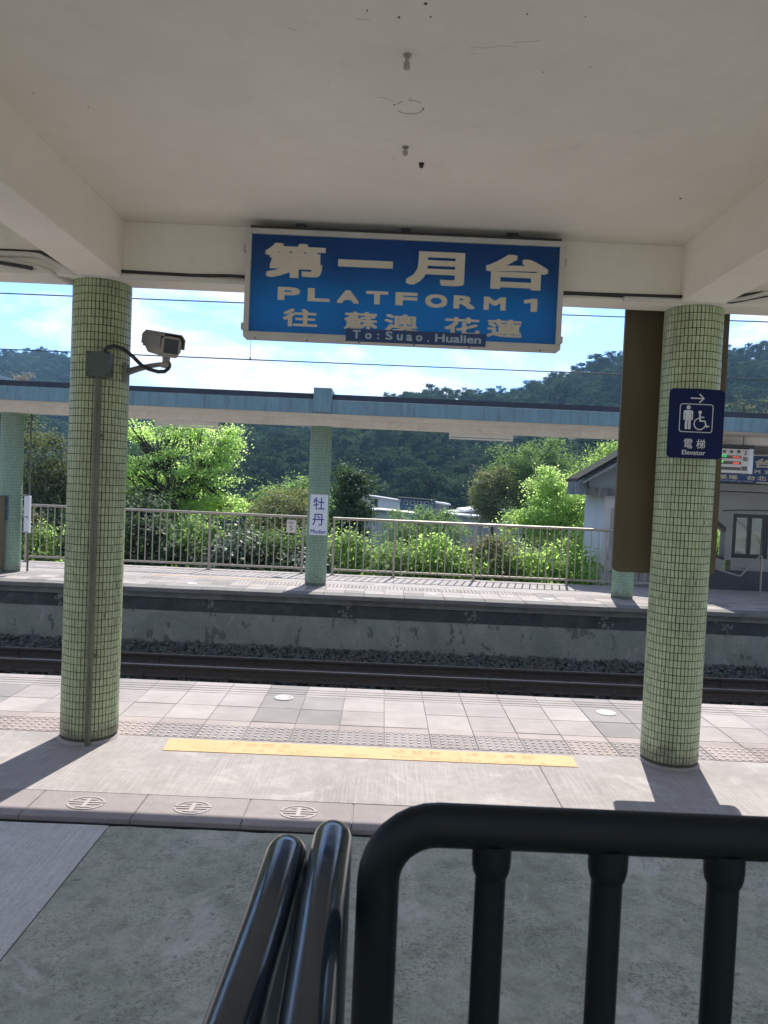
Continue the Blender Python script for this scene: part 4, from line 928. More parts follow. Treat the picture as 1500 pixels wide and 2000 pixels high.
# boards by the left column of the far platform
nb = thing('notice_board', 'brown notice board standing at the left picture edge by the far column', 'board', (-6.9, 13.3, 0))
b = MB(); b.box(-7.35, -6.56, 13.28, 13.33, 0.10, 1.345); part('panel', b, M['brown'], nb, bevel=0.006)
for x in (-7.2, -6.62):
    b = MB(); b.box(x - 0.025, x + 0.025, 13.33, 13.36, 0, 1.3); part('leg', b, M['pipe_green'], nb)
wb = thing('white_panel', 'narrow white panel held by two brackets on the left far column', 'panel', (-6.25, 13.4, 0.7))  # plain white panel on brackets
b = MB(); b.box(-6.285, -6.19, 13.42, 13.5, 0.705, 1.36); part('panel', b, M['plate_white'], wb, bevel=0.01)
for z in (0.72, 0.99, 1.37):
    b = MB(); b.tube([(-6.36, 13.45, z), (-6.20, 13.41, z)], 0.012, 8); part('bracket', b, M['steel'], wb, smooth=True)
bp_ = MB(); bp_.add([(-6.586 + 0.1915 * math.sin(a), 13.559 - 0.1915 * math.cos(a), z) for a in (-0.34, -0.1, 0.15, 0.3) for z in (0.92, 1.36)], [(0, 2, 3, 1), (2, 4, 5, 3), (4, 6, 7, 5)])
o = link('paint_patch', bp_.mesh('paint_patch', M['old_blue'])); tag(o, 'peeling blue paint patch on the left far column', 'paint patch')
run('conduit', [(-6.25, 13.54, 0.02), (-6.25, 13.54, 2.8)], 0.018, M['pipe_green'], 'thin upright conduit beside the left far column', None)

# overhead wires
for z0, z1, lab in ((4.373, 4.449, 'upper overhead wire crossing the sky behind the platform sign'), (3.56, 3.606, 'lower overhead wire crossing the sky behind the platform sign')):
    sl = (z1 - z0) / 11.28; pts = [(x, 11.35, z0 + (x + 5.75) * sl + 0.0016 * ((x) ** 2) * 0.2) for x in np.linspace(-20, 20, 21)]
    w = thing('overhead_wire', lab, 'wire', (0, 11.35, z0), 'overhead wires of the far track')
    b = MB(); b.tube(pts, 0.0085, 6); part('wire', b, M['cable'], w)
    if z0 < 4:
        b = MB(); b.tube([(-2.05, 11.35, 3.575), (-2.05, 11.35, 4.40)], 0.0035, 5); part('dropper', b, M['cable'], w)
        b = MB(); b.tube([(-2.05, 11.35, 3.565), (-2.05, 11.35, 3.61)], 0.012, 6); part('clip', b, M['cable'], w)

# ------------------------------------------------------------------ departure display, far sign, stair entrance, hut
db = thing('departure_board', 'cream departure display with green and red dots hung from the far canopy', 'display', (5.85, 13.0, 2.28))
b = MB(); b.box(5.45, 6.135, 12.97, 13.22, 2.285, 2.69); part('case', b, M['board_cream'], db, bevel=0.005)
b = MB(); b.box(6.1355, 6.21, 12.975, 13.22, 2.28, 2.70); part('end_panel', b, M['plate_white'], db, bevel=0.005)
b = MB(); b.box(5.43, 6.23, 12.99, 13.2, 2.705, 2.765); part('top_bar', b, M['frame_dark'], db)
b = MB(); b.box(6.075, 6.125, 13.05, 13.1, 2.765, 2.926); part('hanger', b, M['alu'], db)
for z in (2.552, 2.455, 2.357):
    b = MB(); b.box(5.48, 6.005, 12.965, 12.972, z - 0.026, z + 0.026); part('display_row', b, M['board_row'], db)
b = MB(); b.box(6.02, 6.11, 12.965, 12.972, 2.33, 2.40); part('display_row', b, M['board_row'], db)
rr = random.Random(3)
for nm, mt, spans in (('green_dots', 'led_green', ((5.60, 5.75, 2.564), (5.56, 5.70, 2.466))), ('red_dots', 'led_red', ((5.86, 5.98, 2.548), (5.86, 5.97, 2.45)))):
    b = MB()
    for x0, x1, z in spans:
        x = x0
        while x < x1:
            for q in range(5):
                if rr.random() < 0.6: b.box(x, x + 0.007, 12.9635, 12.965, z - 0.018 + q * 0.008, z - 0.012 + q * 0.008)
            x += 0.0095
    o = part(nm, b, M[mt], db); o['kind'] = 'stuff'
letter_parts([('2', 6.07, 2.63, 0.04, 0.07), ('月', 6.045, 2.525, 0.04, 0.07), ('台', 6.09, 2.525, 0.04, 0.07), ('時', 5.717, 2.637, 0.05, 0.05), ('到', 5.83, 2.64, 0.05, 0.05), ('開', 5.957, 2.645, 0.05, 0.05)], 12.9645, M['dark_print'], db, 0.004)

K2 = 0.845; sc_x, sc_z = 6.955, 2.47; SY = 15.36
s2 = thing('platform_sign', 'blue sign reading PLATFORM 2 above the stair entrance on the far platform', 'sign', (sc_x, SY, 2.18))
x0, x1, z0, z1 = sc_x - 0.85, sc_x + 0.85, sc_z - 0.287, sc_z + 0.287
part('frame', frame_bars(x0, x1, z0, z1, SY - 0.03, SY + 0.08, 0.028), M['alu'], s2)
b = MB(); b.box(x0 + 0.025, x1 - 0.025, SY - 0.015, SY + 0.07, z0 + 0.025, z1 - 0.025); part('panel', b, M['sign2_blue'], s2)
cv = lambda S: [(c, sc_x + (x - 0.071) * K2, sc_z + (z - 3.054) * K2, w * K2, h * K2) for c, x, z, w, h in S]
letter_parts(cv([('第', -0.624, 3.203, 0.384, 0.215), ('二', -0.178, 3.203, 0.346, 0.15), ('月', 0.263, 3.192, 0.369, 0.211), ('台', 0.779, 3.192, 0.399, 0.217)]), SY - 0.0165, M['sign_letter'], s2, 0.022)
letter_parts(cv(S2[:-1] + [('2', 0.874, 2.991, 0.12, 0.082)]), SY - 0.0165, M['sign_letter'], s2, 0.012)
letter_parts(cv([('往', -0.577, 2.835, 0.218, 0.112), ('基', -0.16, 2.835, 0.21, 0.112), ('隆', 0.09, 2.835, 0.21, 0.112), ('台', 0.51, 2.835, 0.21, 0.112), ('北', 0.76, 2.835, 0.21, 0.112)]), SY - 0.0165, M['sign_letter'], s2, 0.008)
b = MB(); b.box(x0 + 0.42, x1 - 0.38, SY - 0.034, SY - 0.031, z0 - 0.002, z0 + 0.06); st2 = part('sticker_strip', b, M['sticker'], s2)
letter_parts([('To:Keelung.Taipei', sc_x + 0.06, z0 + 0.03, 0.66, 0.042)], SY - 0.0347, M['sticker_print'], st2, 0.003)

W = 15.6
sb = thing('stair_building', 'grey stair building with dark framed window at the right end of the far platform', 'building', (8.5, 16.5, 0))
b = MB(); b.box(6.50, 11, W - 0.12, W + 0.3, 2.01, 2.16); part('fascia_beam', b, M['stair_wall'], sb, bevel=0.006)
b = MB(); b.box(6.50, 11, W - 0.02, W + 0.25, 1.99, 2.01); part('gap_shadow_strip', b, M['frame_dark'], sb)  # solid dark strip stands in for the shadow between beam and lintel
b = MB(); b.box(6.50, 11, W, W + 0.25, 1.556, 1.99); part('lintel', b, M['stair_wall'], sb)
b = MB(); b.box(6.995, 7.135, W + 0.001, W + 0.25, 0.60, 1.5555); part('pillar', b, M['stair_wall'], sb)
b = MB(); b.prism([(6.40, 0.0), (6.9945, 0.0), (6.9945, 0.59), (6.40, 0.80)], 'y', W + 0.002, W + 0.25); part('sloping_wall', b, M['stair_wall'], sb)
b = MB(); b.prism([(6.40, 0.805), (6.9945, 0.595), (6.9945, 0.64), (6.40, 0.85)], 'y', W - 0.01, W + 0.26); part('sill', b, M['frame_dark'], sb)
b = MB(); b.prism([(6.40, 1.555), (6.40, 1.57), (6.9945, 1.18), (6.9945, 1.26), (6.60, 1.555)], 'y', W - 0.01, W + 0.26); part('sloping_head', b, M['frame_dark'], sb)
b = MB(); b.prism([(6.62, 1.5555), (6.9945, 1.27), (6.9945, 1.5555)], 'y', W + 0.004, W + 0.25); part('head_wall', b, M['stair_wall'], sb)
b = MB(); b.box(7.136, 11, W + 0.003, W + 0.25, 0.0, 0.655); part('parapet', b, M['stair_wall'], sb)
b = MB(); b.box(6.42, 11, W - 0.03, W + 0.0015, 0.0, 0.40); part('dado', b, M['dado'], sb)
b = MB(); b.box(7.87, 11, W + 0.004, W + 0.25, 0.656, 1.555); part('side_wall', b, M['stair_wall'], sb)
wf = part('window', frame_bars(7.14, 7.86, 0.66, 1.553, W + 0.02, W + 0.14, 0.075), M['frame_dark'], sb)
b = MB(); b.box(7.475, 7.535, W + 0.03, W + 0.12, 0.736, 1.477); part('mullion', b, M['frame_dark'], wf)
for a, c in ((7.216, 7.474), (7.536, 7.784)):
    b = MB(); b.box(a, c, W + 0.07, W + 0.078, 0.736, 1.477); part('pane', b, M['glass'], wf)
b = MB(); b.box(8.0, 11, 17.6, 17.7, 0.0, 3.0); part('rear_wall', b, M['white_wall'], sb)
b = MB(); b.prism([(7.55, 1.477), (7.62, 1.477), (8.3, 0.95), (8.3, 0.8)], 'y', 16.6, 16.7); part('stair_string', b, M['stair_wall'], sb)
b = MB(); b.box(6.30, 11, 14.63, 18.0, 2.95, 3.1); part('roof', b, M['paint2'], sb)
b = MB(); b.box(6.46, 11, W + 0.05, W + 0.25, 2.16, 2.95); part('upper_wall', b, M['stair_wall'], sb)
b = MB(); b.tube([(6.9, W - 0.015, 1.60), (7.2, W - 0.02, 1.63), (7.6, W - 0.02, 1.64), (8.2, W - 0.02, 1.64)], 0.008, 6); part('cable', b, M['cable'], sb)
b = MB(); b.box(6.30, 16, FB - 0.01, 18.0, -1.4, -0.003); part('concrete_slab', b, M['conc_platform'], far_wall)
hr = thing('handrail', 'steel handrail with a bent run before the dark dado of the stair building', 'handrail', (7.2, 15.2, 0))
b = MB(); b.tube([(6.69, 15.2, 0.44), (7.12, 15.2, 0.325), (7.17, 15.2, 0.335), (7.52, 15.2, 0.74), (7.55, 15.2, 0.75), (7.565, 15.2, 0.72), (7.57, 15.2, 0.0)], 0.018, 10); part('rail', b, M['steel'], hr, smooth=True)
for x, z in ((6.95, 0.37), (7.33, 0.52)):
    b = MB(); b.tube([(x, 15.2, z), (x, 15.3, z - 0.06), (x, W - 0.03, z - 0.06)], 0.010, 8); part('bracket', b, M['steel'], hr, smooth=True)

HY = 16.5
ht = thing('hut', 'small white hut with dark pitched roof beyond the right end of the railing', 'hut', (5.8, 17.3, -1.4))
b = MB(); b.box(4.76, 6.85, HY, HY + 1.6, -1.6, 1.82); part('wall', b, M['white_wall'], ht)
b = MB(); b.prism([(4.38, 1.962), (6.85, 1.962), (6.85, 2.35), (5.7, 3.0), (4.38, 2.19)], 'y', HY - 0.06, HY + 1.55); part('gable', b, M['gable_grey'], ht)
sl = 0.617
rp = [(4.03, 2.07), (5.7, 2.07 + 1.67 * sl), (6.95, 2.34), (6.95, 2.42), (5.7, 2.16 + 1.67 * sl), (4.05, 2.145)]
b = MB(); b.prism(rp, 'y', HY - 0.45, HY + 0.55); part('roof', b, M['dark_roof'], ht)
b = MB(); b.prism([(4.12, 2.055), (5.7, 2.055 + 1.58 * sl - 0.0), (5.7, 1.99 + 1.58 * sl), (4.2, 2.05)], 'y', HY - 0.40, HY - 0.36); part('barge_board', b, M['gable_grey'], ht)
b = MB(); n = 46
pts = [(4.345 + (6.85 - 4.345) * k / n, HY - 0.10 + (0.012 if k % 2 else -0.012)) for k in range(n + 1)]
b.prism(pts + [(p[0], p[1] + 0.01) for p in pts[::-1]], 'z', 1.80, 1.96); part('valance', b, M['valance'], ht)
b = MB(); b.box(4.33, 4.345, HY - 0.12, HY + 1.6, 1.80, 2.10); part('valance_side', b, M['valance'], ht)
b = MB(); b.box(4.90, 5.35, HY - 0.012, HY + 0.02, -0.05, 1.545); dr = part('door', b, M['grey_wall'], ht)
b = MB(); b.box(5.06, 5.33, HY - 0.018, HY - 0.011, 0.6, 1.5); part('opening', b, M['doorway_shade'], dr)  # dark sheet on the door stands in for the shade of a doorway
pm = MB(); pm.box(0, 0.105, -0.035, -0.013, -1.2, 0.68); pm = pm.mesh('plank', M['weathered'], bevel=0.004)
for k in range(17): o = link('plank', pm, ht, (4.86 + k * 0.115 - 5.8, HY - 17.3, 1.4 + random.uniform(-0.04, 0.04))); o.rotation_euler.y = random.uniform(-0.006, 0.006)
b = MB(); b.tube([(5.03, HY - 0.06, 0.72), (5.04, HY - 0.07, 0.62), (5.0, HY - 0.07, 0.2), (4.98, HY - 0.06, -0.9)], 0.014, 7); part('hose', b, M['cable'], ht)

# ------------------------------------------------------------------ village houses in the valley
SV = 80.0 / 60.0
def hv(x, z): return x * SV, CAM_H + (z - CAM_H) * SV
def vhouse(name, label, poly, y0, y1, mat, roof=None, rmat=None):
    P = [hv(*p) for p in poly]; cx = sum(p[0] for p in P) / len(P); gz = float(ground_z(cx, y0)) - 0.3
    h = thing(name, label, 'house', (cx, (y0 + y1) / 2, gz), 'village houses in the valley')
    lo = min(p[1] for p in P)
    xs = sorted(set(p[0] for p in P)); b = MB(); b.prism([(xs[0], gz), (xs[-1], gz)] + [p for p in P if p[1] > lo + 0.01 or True][::1] if False else [(xs[0], gz), (xs[-1], gz)] + P[2:], 'y', y0, y1)
    part('wall', b, mat, h)
    if roof:
        R_ = [hv(*p) for p in roof]; b = MB(); b.prism(R_, 'y', y0 - 0.5, y1 + 0.3); part('roof', b, rmat, h)
    return h
h1 = vhouse('house', 'white walled house with a sloping roof line among the valley trees', [(-2.3, -1), (1.30, -1), (1.30, 0.66), (-1.75, 1.0), (-2.3, 1.0)], 80, 86, M['white_wall'], [(-2.4, 1.0), (-1.75, 1.0), (1.36, 0.66), (1.36, 0.72), (-1.75, 1.07), (-2.4, 1.07)], M['grey_wall'])
wx0, wz1 = hv(-1.02, 0.74); wx1, wz0 = hv(-0.45, 0.20)
wv = part('window', frame_bars(wx0, wx1, wz0, wz1, 79.9, 80.05, 0.06), M['frame_dark'], h1)
b = MB(); b.box(wx0 + 0.06, wx1 - 0.06, 79.96, 80.02, wz0 + 0.06, wz1 - 0.06); part('pane', b, M['cam_glass'], wv)
b = MB(); x, z = hv(0.02, -0.12); b.box(x - 0.5, x + 0.2, 79.6, 79.99, z - 0.2, z + 0.1); part('air_conditioner', b, M['plate_white'], h1)
vhouse('house', 'low grey corrugated shed in front of the white valley house', [(-1.9, -2), (1.9, -2), (2.1, -0.1), (-0.3, 0.02), (-1.5, -0.1)], 74, 78, M['grey_wall'], [(-1.6, -0.1), (-0.3, 0.02), (2.3, -0.12), (2.3, -0.06), (-0.3, 0.09), (-1.6, -0.03)], M['alu'])
hb = vhouse('house', 'dark blue walled house right of the white valley house', [(1.34, -1), (4.1, -1), (4.1, 0.74), (1.34, 0.86)], 81, 87, M['blue_wall'], [(1.2, 0.86), (4.3, 0.74), (4.3, 0.82), (1.2, 0.94)], M['dark_roof'])
for k in range(4):
    x0_, z1_ = hv(1.6 + k * 0.55, 0.68); x1_, z0_ = hv(1.95 + k * 0.55, 0.40)
    wv = part('window', frame_bars(x0_, x1_, z0_, z1_, 80.9, 81.02, 0.05), M['alu'], hb)
    b = MB(); b.box(x0_ + 0.05, x1_ - 0.05, 80.95, 81.01, z0_ + 0.05, z1_ - 0.05); part('pane', b, M['cam_glass'], wv)
vhouse('house', 'small white roofed shed right of the dark blue valley house', [(4.1, -1), (5.4, -1), (5.4, 0.42), (4.1, 0.52)], 84, 88, M['grey_wall'], [(3.95, 0.55), (5.5, 0.42), (5.5, 0.55), (3.95, 0.70)], M['white_roof'])
vhouse('house', 'long shed with a bright white sheet roof left of the lime green tree', [(4.9, -2), (10.4, -2), (10.4, 0.12), (8.0, 0.42), (5.0, 0.05)], 76, 82, M['grey_wall'], [(5.9, 0.12), (8.1, 0.42), (10.6, 0.1), (10.6, 0.22), (8.1, 0.58), (5.9, 0.26)], M['white_roof'])
vhouse('house', 'flat white roofed lean-to at the left end of the long valley shed', [(4.6, -2), (6.8, -2), (6.8, -0.12), (4.6, -0.05)], 72, 75.5, M['grey_wall'], [(4.5, -0.05), (7.0, -0.14), (7.0, -0.04), (4.5, 0.06)], M['white_roof'])

# ------------------------------------------------------------------ vegetation
def leaf_mesh(name, C, N, size, mat, rng, flat=0.35, aspect=0.55):
    """C: n x 3 leaf centres, one diamond-shaped leaf each, with a crease"""
    n = len(C)
    d = rng.normal(size=(n, 3)); d[:, 2] *= 0.6; d /= np.linalg.norm(d, axis=1)[:, None] + 1e-9
    u = rng.normal(size=(n, 3)) * (1 - flat) + np.array([0, 0, 1.0]) * flat * 2.0
    if N is not None: u = u * 0.55 + N * 1.5
    s = np.cross(d, u); s /= np.linalg.norm(s, axis=1)[:, None] + 1e-9
    sz = size * rng.uniform(0.6, 1.35, (n, 1))
    nn = np.cross(s, d)
    V = np.empty((n, 4, 3)); V[:, 0] = C - d * sz * 0.5; V[:, 1] = C + s * sz * aspect * 0.5 - nn * sz * 0.08; V[:, 2] = C + d * sz * 0.5 - nn * sz * 0.1; V[:, 3] = C - s * sz * aspect * 0.5 - nn * sz * 0.08
    me = bpy.data.meshes.new(name); me.vertices.add(4 * n); me.vertices.foreach_set('co', V.ravel().astype(np.float32))
    me.loops.add(4 * n); me.loops.foreach_set('vertex_index', np.arange(4 * n, dtype=np.int32))
    me.polygons.add(n); me.polygons.foreach_set('loop_start', np.arange(0, 4 * n, 4, dtype=np.int32)); me.polygons.foreach_set('loop_total', np.full(n, 4, dtype=np.int32))
    me.update(calc_edges=True); me.validate(); me.materials.append(mat); return me

def pads(center, rad, n_pads, rng, shell=0.55):
    c = np.array(center); r = np.array(rad); out = []
    while len(out) < n_pads:
        p = rng.normal(size=3); p /= np.linalg.norm(p); k = (shell + (1 - shell) * rng.random()) if rng.random() < 0.75 else rng.random()
        out.append(c + p * k * r * rng.uniform(0.86, 1.08))
    return np.array(out)

def tree(name, label, cat, base, center, rad, mat, n_leaves, leaf, seed, n_pads=60, pad=0.32, trunk_r=0.12, group=None, limbs=9, flatpad=0.45, limb_vis=True, stems=1, lobes=()):
    rng = np.random.default_rng(seed); base = np.array(base, float); center = np.array(center, float); rad = np.array(rad, float)
    o = thing(name, label, cat, tuple(base), group)
    P = pads(center, rad, n_pads, rng)
    for (lc, lr, ln_) in lobes: P = np.concatenate([P, pads(lc, lr, ln_, rng)])
    n_pads = len(P)
    w = rng.uniform(0.4, 1.6, n_pads); w /= w.sum(); idx = rng.choice(n_pads, n_leaves, p=w)
    ps = pad * rng.uniform(0.6, 1.5, n_pads)
    off = rng.normal(size=(n_leaves, 3)) * ps[idx][:, None]; off[:, 2] *= flatpad
    C = P[idx] + off
    NN = off / (np.linalg.norm(off, axis=1)[:, None] + 1e-6) + 0.5 * (P[idx] - center) / rad + np.array([0, 0, 0.6])
    me = leaf_mesh('crown', C, NN, leaf, mat, rng); link('crown', me, o, tuple(-base))
    b = MB()
    fork = base * 0.0 + center; fork[2] = center[2] - rad[2] * 0.75
    bs = [base + np.array([rng.normal() * 0.1, rng.normal() * 0.1, 0]) for _ in range(stems)]
    for s_, bpt in enumerate(bs):
        fk = fork + (0 if stems == 1 else 1) * np.array([rng.uniform(-0.35, 0.35) * rad[0], rng.uniform(-0.3, 0.3) * rad[1], 0])
        b.tube([bpt, bpt * 0.5 + fk * 0.5 + rng.normal(size=3) * 0.06, fk], [trunk_r * 1.2, trunk_r, trunk_r * 0.8], 8)
        sel = rng.choice(n_pads, min(limbs, n_pads), replace=False)
        mids = []
        for q in sel:
            tgt = P[q]; mid = fk * 0.5 + tgt * 0.5 + np.array([0, 0, -0.10 * rad[2]]) + rng.normal(size=3) * 0.09 * rad
            b.tube([fk, fk * 0.7 + mid * 0.3 + rng.normal(size=3) * 0.02, mid, tgt], [trunk_r * 0.62, trunk_r * 0.5, trunk_r * 0.34, trunk_r * 0.12], 6)
            mids.append(mid)
        mids = np.array(mids)
        for q in range(n_pads):
            if rng.random() < 0.7:
                mmid = mids[np.argmin(((mids - P[q]) ** 2).sum(1))]
                b.tube([mmid, mmid * 0.5 + P[q] * 0.5 + rng.normal(size=3) * 0.05 * rad, P[q]], [trunk_r * 0.26, trunk_r * 0.18, trunk_r * 0.07], 5)
    me = bpy.data.meshes.new('trunk'); me.from_pydata(b.v, [], b.f); me.update(); me.materials.append(M['bark'])
    link('trunk', me, o, tuple(-base))
    return o
gz = lambda x, y: float(ground_z(x, y))
GT = 'trees beyond the far railing'
tree('tree', 'lime green spreading tree with dark branches beyond the left railing', 'tree', (-5.3, 22, gz(-5.3, 22)), (-5.9, 22, 2.0), (1.35, 1.3, 1.0), M['leaf_lime'], 30000, 0.075, 21, 34, 0.2, 0.12, GT, 16, 0.34, stems=2,
     lobes=(((-4.7, 22, 1.05), (0.95, 0.9, 0.45), 24), ((-4.75, 21.6, 2.2), (0.75, 0.8, 0.75), 24), ((-7.5, 22, 1.5), (0.95, 0.9, 0.9), 26), ((-6.4, 22.3, 3.2), (1.75, 0.9, 0.5), 30), ((-5.9, 21.8, 0.65), (1.6, 0.9, 0.4), 22), ((-4.5, 22, 3.0), (0.5, 0.6, 0.4), 10)))
tree('tree', 'lime green rounded tree just left of the hut roof', 'tree', (5.1, 22, gz(5, 22)), (5.1, 22, 1.35), (1.0, 1.0, 0.8), M['leaf_lime'], 28000, 0.072, 22, 34, 0.2, 0.10, GT, 12, 0.42,
     lobes=(((4.0, 21.8, 0.85), (0.75, 0.7, 0.5), 22), ((4.75, 22, 2.1), (0.6, 0.6, 0.5), 18), ((6.0, 22, 1.7), (0.8, 0.7, 0.8), 22), ((5.2, 21.6, 0.7), (1.2, 0.7, 0.5), 22), ((6.1, 22, 0.6), (0.8, 0.6, 0.6), 16)))
tree('tree', 'narrow dark green tree right of the name plate column', 'tree', (-1.0, 24, gz(-1, 24)), (-1.02, 24, 1.15), (0.62, 0.6, 1.35), M['leaf_dark'], 11000, 0.10, 23, 60, 0.17, 0.08, GT, 7, 0.7)
tree('tree', 'large mid green tree rising behind the lime green tree at right', 'tree', (7.6, 40, gz(7.6, 40)), (7.9, 40, 2.55), (2.7, 2.2, 2.05), M['leaf_mid'], 30000, 0.12, 24, 120, 0.34, 0.16, GT, 10, 0.6)
tree('tree', 'yellow brown topped tree at the left side of the large tree', 'tree', (5.6, 38.5, gz(5.6, 38.5)), (5.5, 38.5, 1.55), (1.05, 1.0, 1.55), M['leaf_tip'], 13000, 0.11, 25, 66, 0.25, 0.10, GT, 8, 0.6)
tree('tree', 'light green tree top showing behind the ridge of the hut roof', 'tree', (8.6, 29, gz(8.6, 29)), (8.5, 29, 2.55), (1.35, 1.2, 1.4), M['leaf_bright'], 16000, 0.09, 26, 76, 0.24, 0.11, GT, 8, 0.5)
tree('tree', 'shaggy olive tree between the two columns at left', 'tree', (-10.4, 24, gz(-10.4, 24)), (-10.5, 24, 1.0), (1.5, 1.3, 2.1), M['leaf_olive'], 22000, 0.10, 27, 100, 0.27, 0.12, GT, 10, 0.7)
tree('bush', 'rounded light green bush in front of the valley houses', 'bush', (1.95, 35, gz(2, 35)), (1.95, 35, -0.5), (2.1, 1.5, 1.6), M['leaf_mid'], 17000, 0.10, 28, 90, 0.26, 0.08, GT, 8, 0.6)
tree('bush', 'yellow tipped bush between lime tree and name plate column', 'bush', (-3.3, 26, gz(-3.3, 26)), (-3.3, 26, 0.35), (1.35, 1.1, 1.35), M['leaf_tip'], 15000, 0.085, 29, 80, 0.22, 0.08, GT, 8, 0.5)
tree('bush', 'dark green bush under the lime green tree at left', 'bush', (-6.8, 19.5, gz(-6.8, 19.5)), (-6.7, 19.5, 0.35), (1.3, 0.9, 1.05), M['leaf_dark'], 11000, 0.10, 30, 70, 0.25, 0.07, GT, 7, 0.6)
tree('tree', 'grey green tree above the far canopy at the right edge', 'tree', (21.5, 45, gz(21.5, 45)), (21.8, 45, 4.4), (3.2, 2.8, 3.5), M['leaf_olive'], 13000, 0.22, 31, 110, 0.5, 0.2, GT, 9, 0.6)
tree('tree', 'dark tree top above the far canopy at the left edge', 'tree', (-25.8, 50, gz(-25.8, 50)), (-25.6, 50, 4.0), (3.0, 2.6, 3.6), M['leaf_dark'], 11000, 0.25, 32, 100, 0.5, 0.2, GT, 9, 0.6)
tree('bush', 'bright bush seen through the sloping stair opening', 'bush', (8.6, 20.2, gz(8.6, 20)), (8.7, 20.2, 0.4), (1.3, 1.0, 1.2), M['leaf_bright'], 6000, 0.11, 33, 50, 0.28, 0.06, GT, 6, 0.5)
tree('tree', 'mid green tree low in the valley left of the white house', 'tree', (-5.6, 48, gz(-5.6, 48)), (-5.6, 48, 0.2), (2.6, 2.2, 2.0), M['leaf_mid'], 7000, 0.22, 34, 80, 0.45, 0.15, GT, 8, 0.6)
tree('tree', 'dark tree between yellow tipped bush and narrow dark tree', 'tree', (-2.6, 55, gz(-2.6, 55)), (-2.9, 55, 0.0), (1.6, 2.0, 1.7), M['leaf_dark'], 6000, 0.24, 35, 70, 0.4, 0.15, GT, 8, 0.6)
tree('tree', 'dark spreading tree in the valley right of the long shed', 'tree', (14.0, 62, gz(14, 62)), (14.0, 62, 0.6), (3.2, 2.6, 2.2), M['leaf_mid'], 8000, 0.26, 36, 80, 0.55, 0.18, GT, 8, 0.6)
tree('tree', 'big dark tree standing far behind the lime tree at left', 'tree', (-14, 46, gz(-14, 46)), (-14, 46, 1.6), (3.2, 2.6, 2.4), M['leaf_dark'], 9000, 0.26, 37, 90, 0.5, 0.18, GT, 8, 0.6)

# shrubs straight behind the railing, each its own plant
SH = [(-8.4, 17.2, 0.55, 0.8, 'leaf_olive'), (-7.4, 16.7, 0.2, 0.7, 'leaf_bright'), (-6.2, 17.0, 0.35, 0.8, 'leaf_dark'), (-5.1, 16.9, 0.30, 0.85, 'leaf_dark'), (-4.1, 17.1, 0.35, 0.8, 'leaf_mid'), (-3.2, 16.7, 0.3, 0.75, 'leaf_pale'),
      (-2.35, 16.9, 0.35, 0.75, 'leaf_mid'), (-1.6, 16.5, 0.15, 0.65, 'leaf_pale'), (-0.75, 16.8, 0.30, 0.75, 'leaf_bright'), (0.15, 16.6, 0.22, 0.75, 'leaf_mid'), (0.95, 16.8, 0.32, 0.75, 'leaf_bright'), (1.75, 16.6, 0.25, 0.72, 'leaf_bright'),
      (2.5, 16.9, 0.35, 0.72, 'leaf_tip'), (3.2, 16.6, 0.28, 0.7, 'leaf_bright'), (4.05, 17.0, 0.35, 0.75, 'leaf_bright'), (-9.5, 18.2, 0.6, 0.9, 'leaf_mid')]
LAB = ['olive shrub furthest left behind the far railing', 'low bright shrub beside the left end of the railing', 'dense dark shrub behind the railing by the left column', 'dense dark shrub behind the railing right of the left column', 'mid green shrub behind the railing below the lime tree',
       'glossy pale leaved shrub behind the railing left of the number plate', 'mid green shrub behind the railing at the number plate', 'low glossy pale leaved shrub left of the name plate column', 'bright green shrub right of the name plate column', 'mid green shrub behind the railing left of its second post',
       'bright green shrub behind the middle of the right railing', 'bright green low shrub right of the railing middle', 'reddish tipped shrub behind the right railing', 'bright green shrub left of the hut wall', 'bright green shrub touching the hut corner', 'mid green shrub behind the olive one at far left']
lowm = 0
for k, (x, y, cz_, r, mt) in enumerate(SH):
    tree('shrub', LAB[k], 'shrub', (x, y, gz(x, y)), (x, y, cz_ - 0.35), (r * 0.95, 0.62, r * 1.12), M[mt], 7500 if mt in ('leaf_bright', 'leaf_tip', 'leaf_mid') else 5000, 0.085 if mt in ('leaf_bright', 'leaf_tip', 'leaf_mid') else 0.12, 100 + k, 40, 0.17, 0.03, 'shrubs along the far railing', 6, 0.65)
# low ground cover along the platform back and down the slope
rng = np.random.default_rng(77); n = 26000
xs = rng.uniform(-13, 4.6, n); ys = 15.5 + rng.random(n) ** 1.6 * 12; zs = ground_z(xs, ys) + rng.random(n) * (0.55 + 0.4 * np.sin(xs * 1.7) * np.cos(ys))
nearb = ys < 16.4; zs[nearb] = ground_z(xs[nearb], ys[nearb]) + rng.random(nearb.sum()) ** 0.6 * 1.42
me = leaf_mesh('undergrowth', np.stack([xs, ys, zs], 1), None, 0.11, M['grass'], rng); o = link('undergrowth', me); o['kind'] = 'stuff'

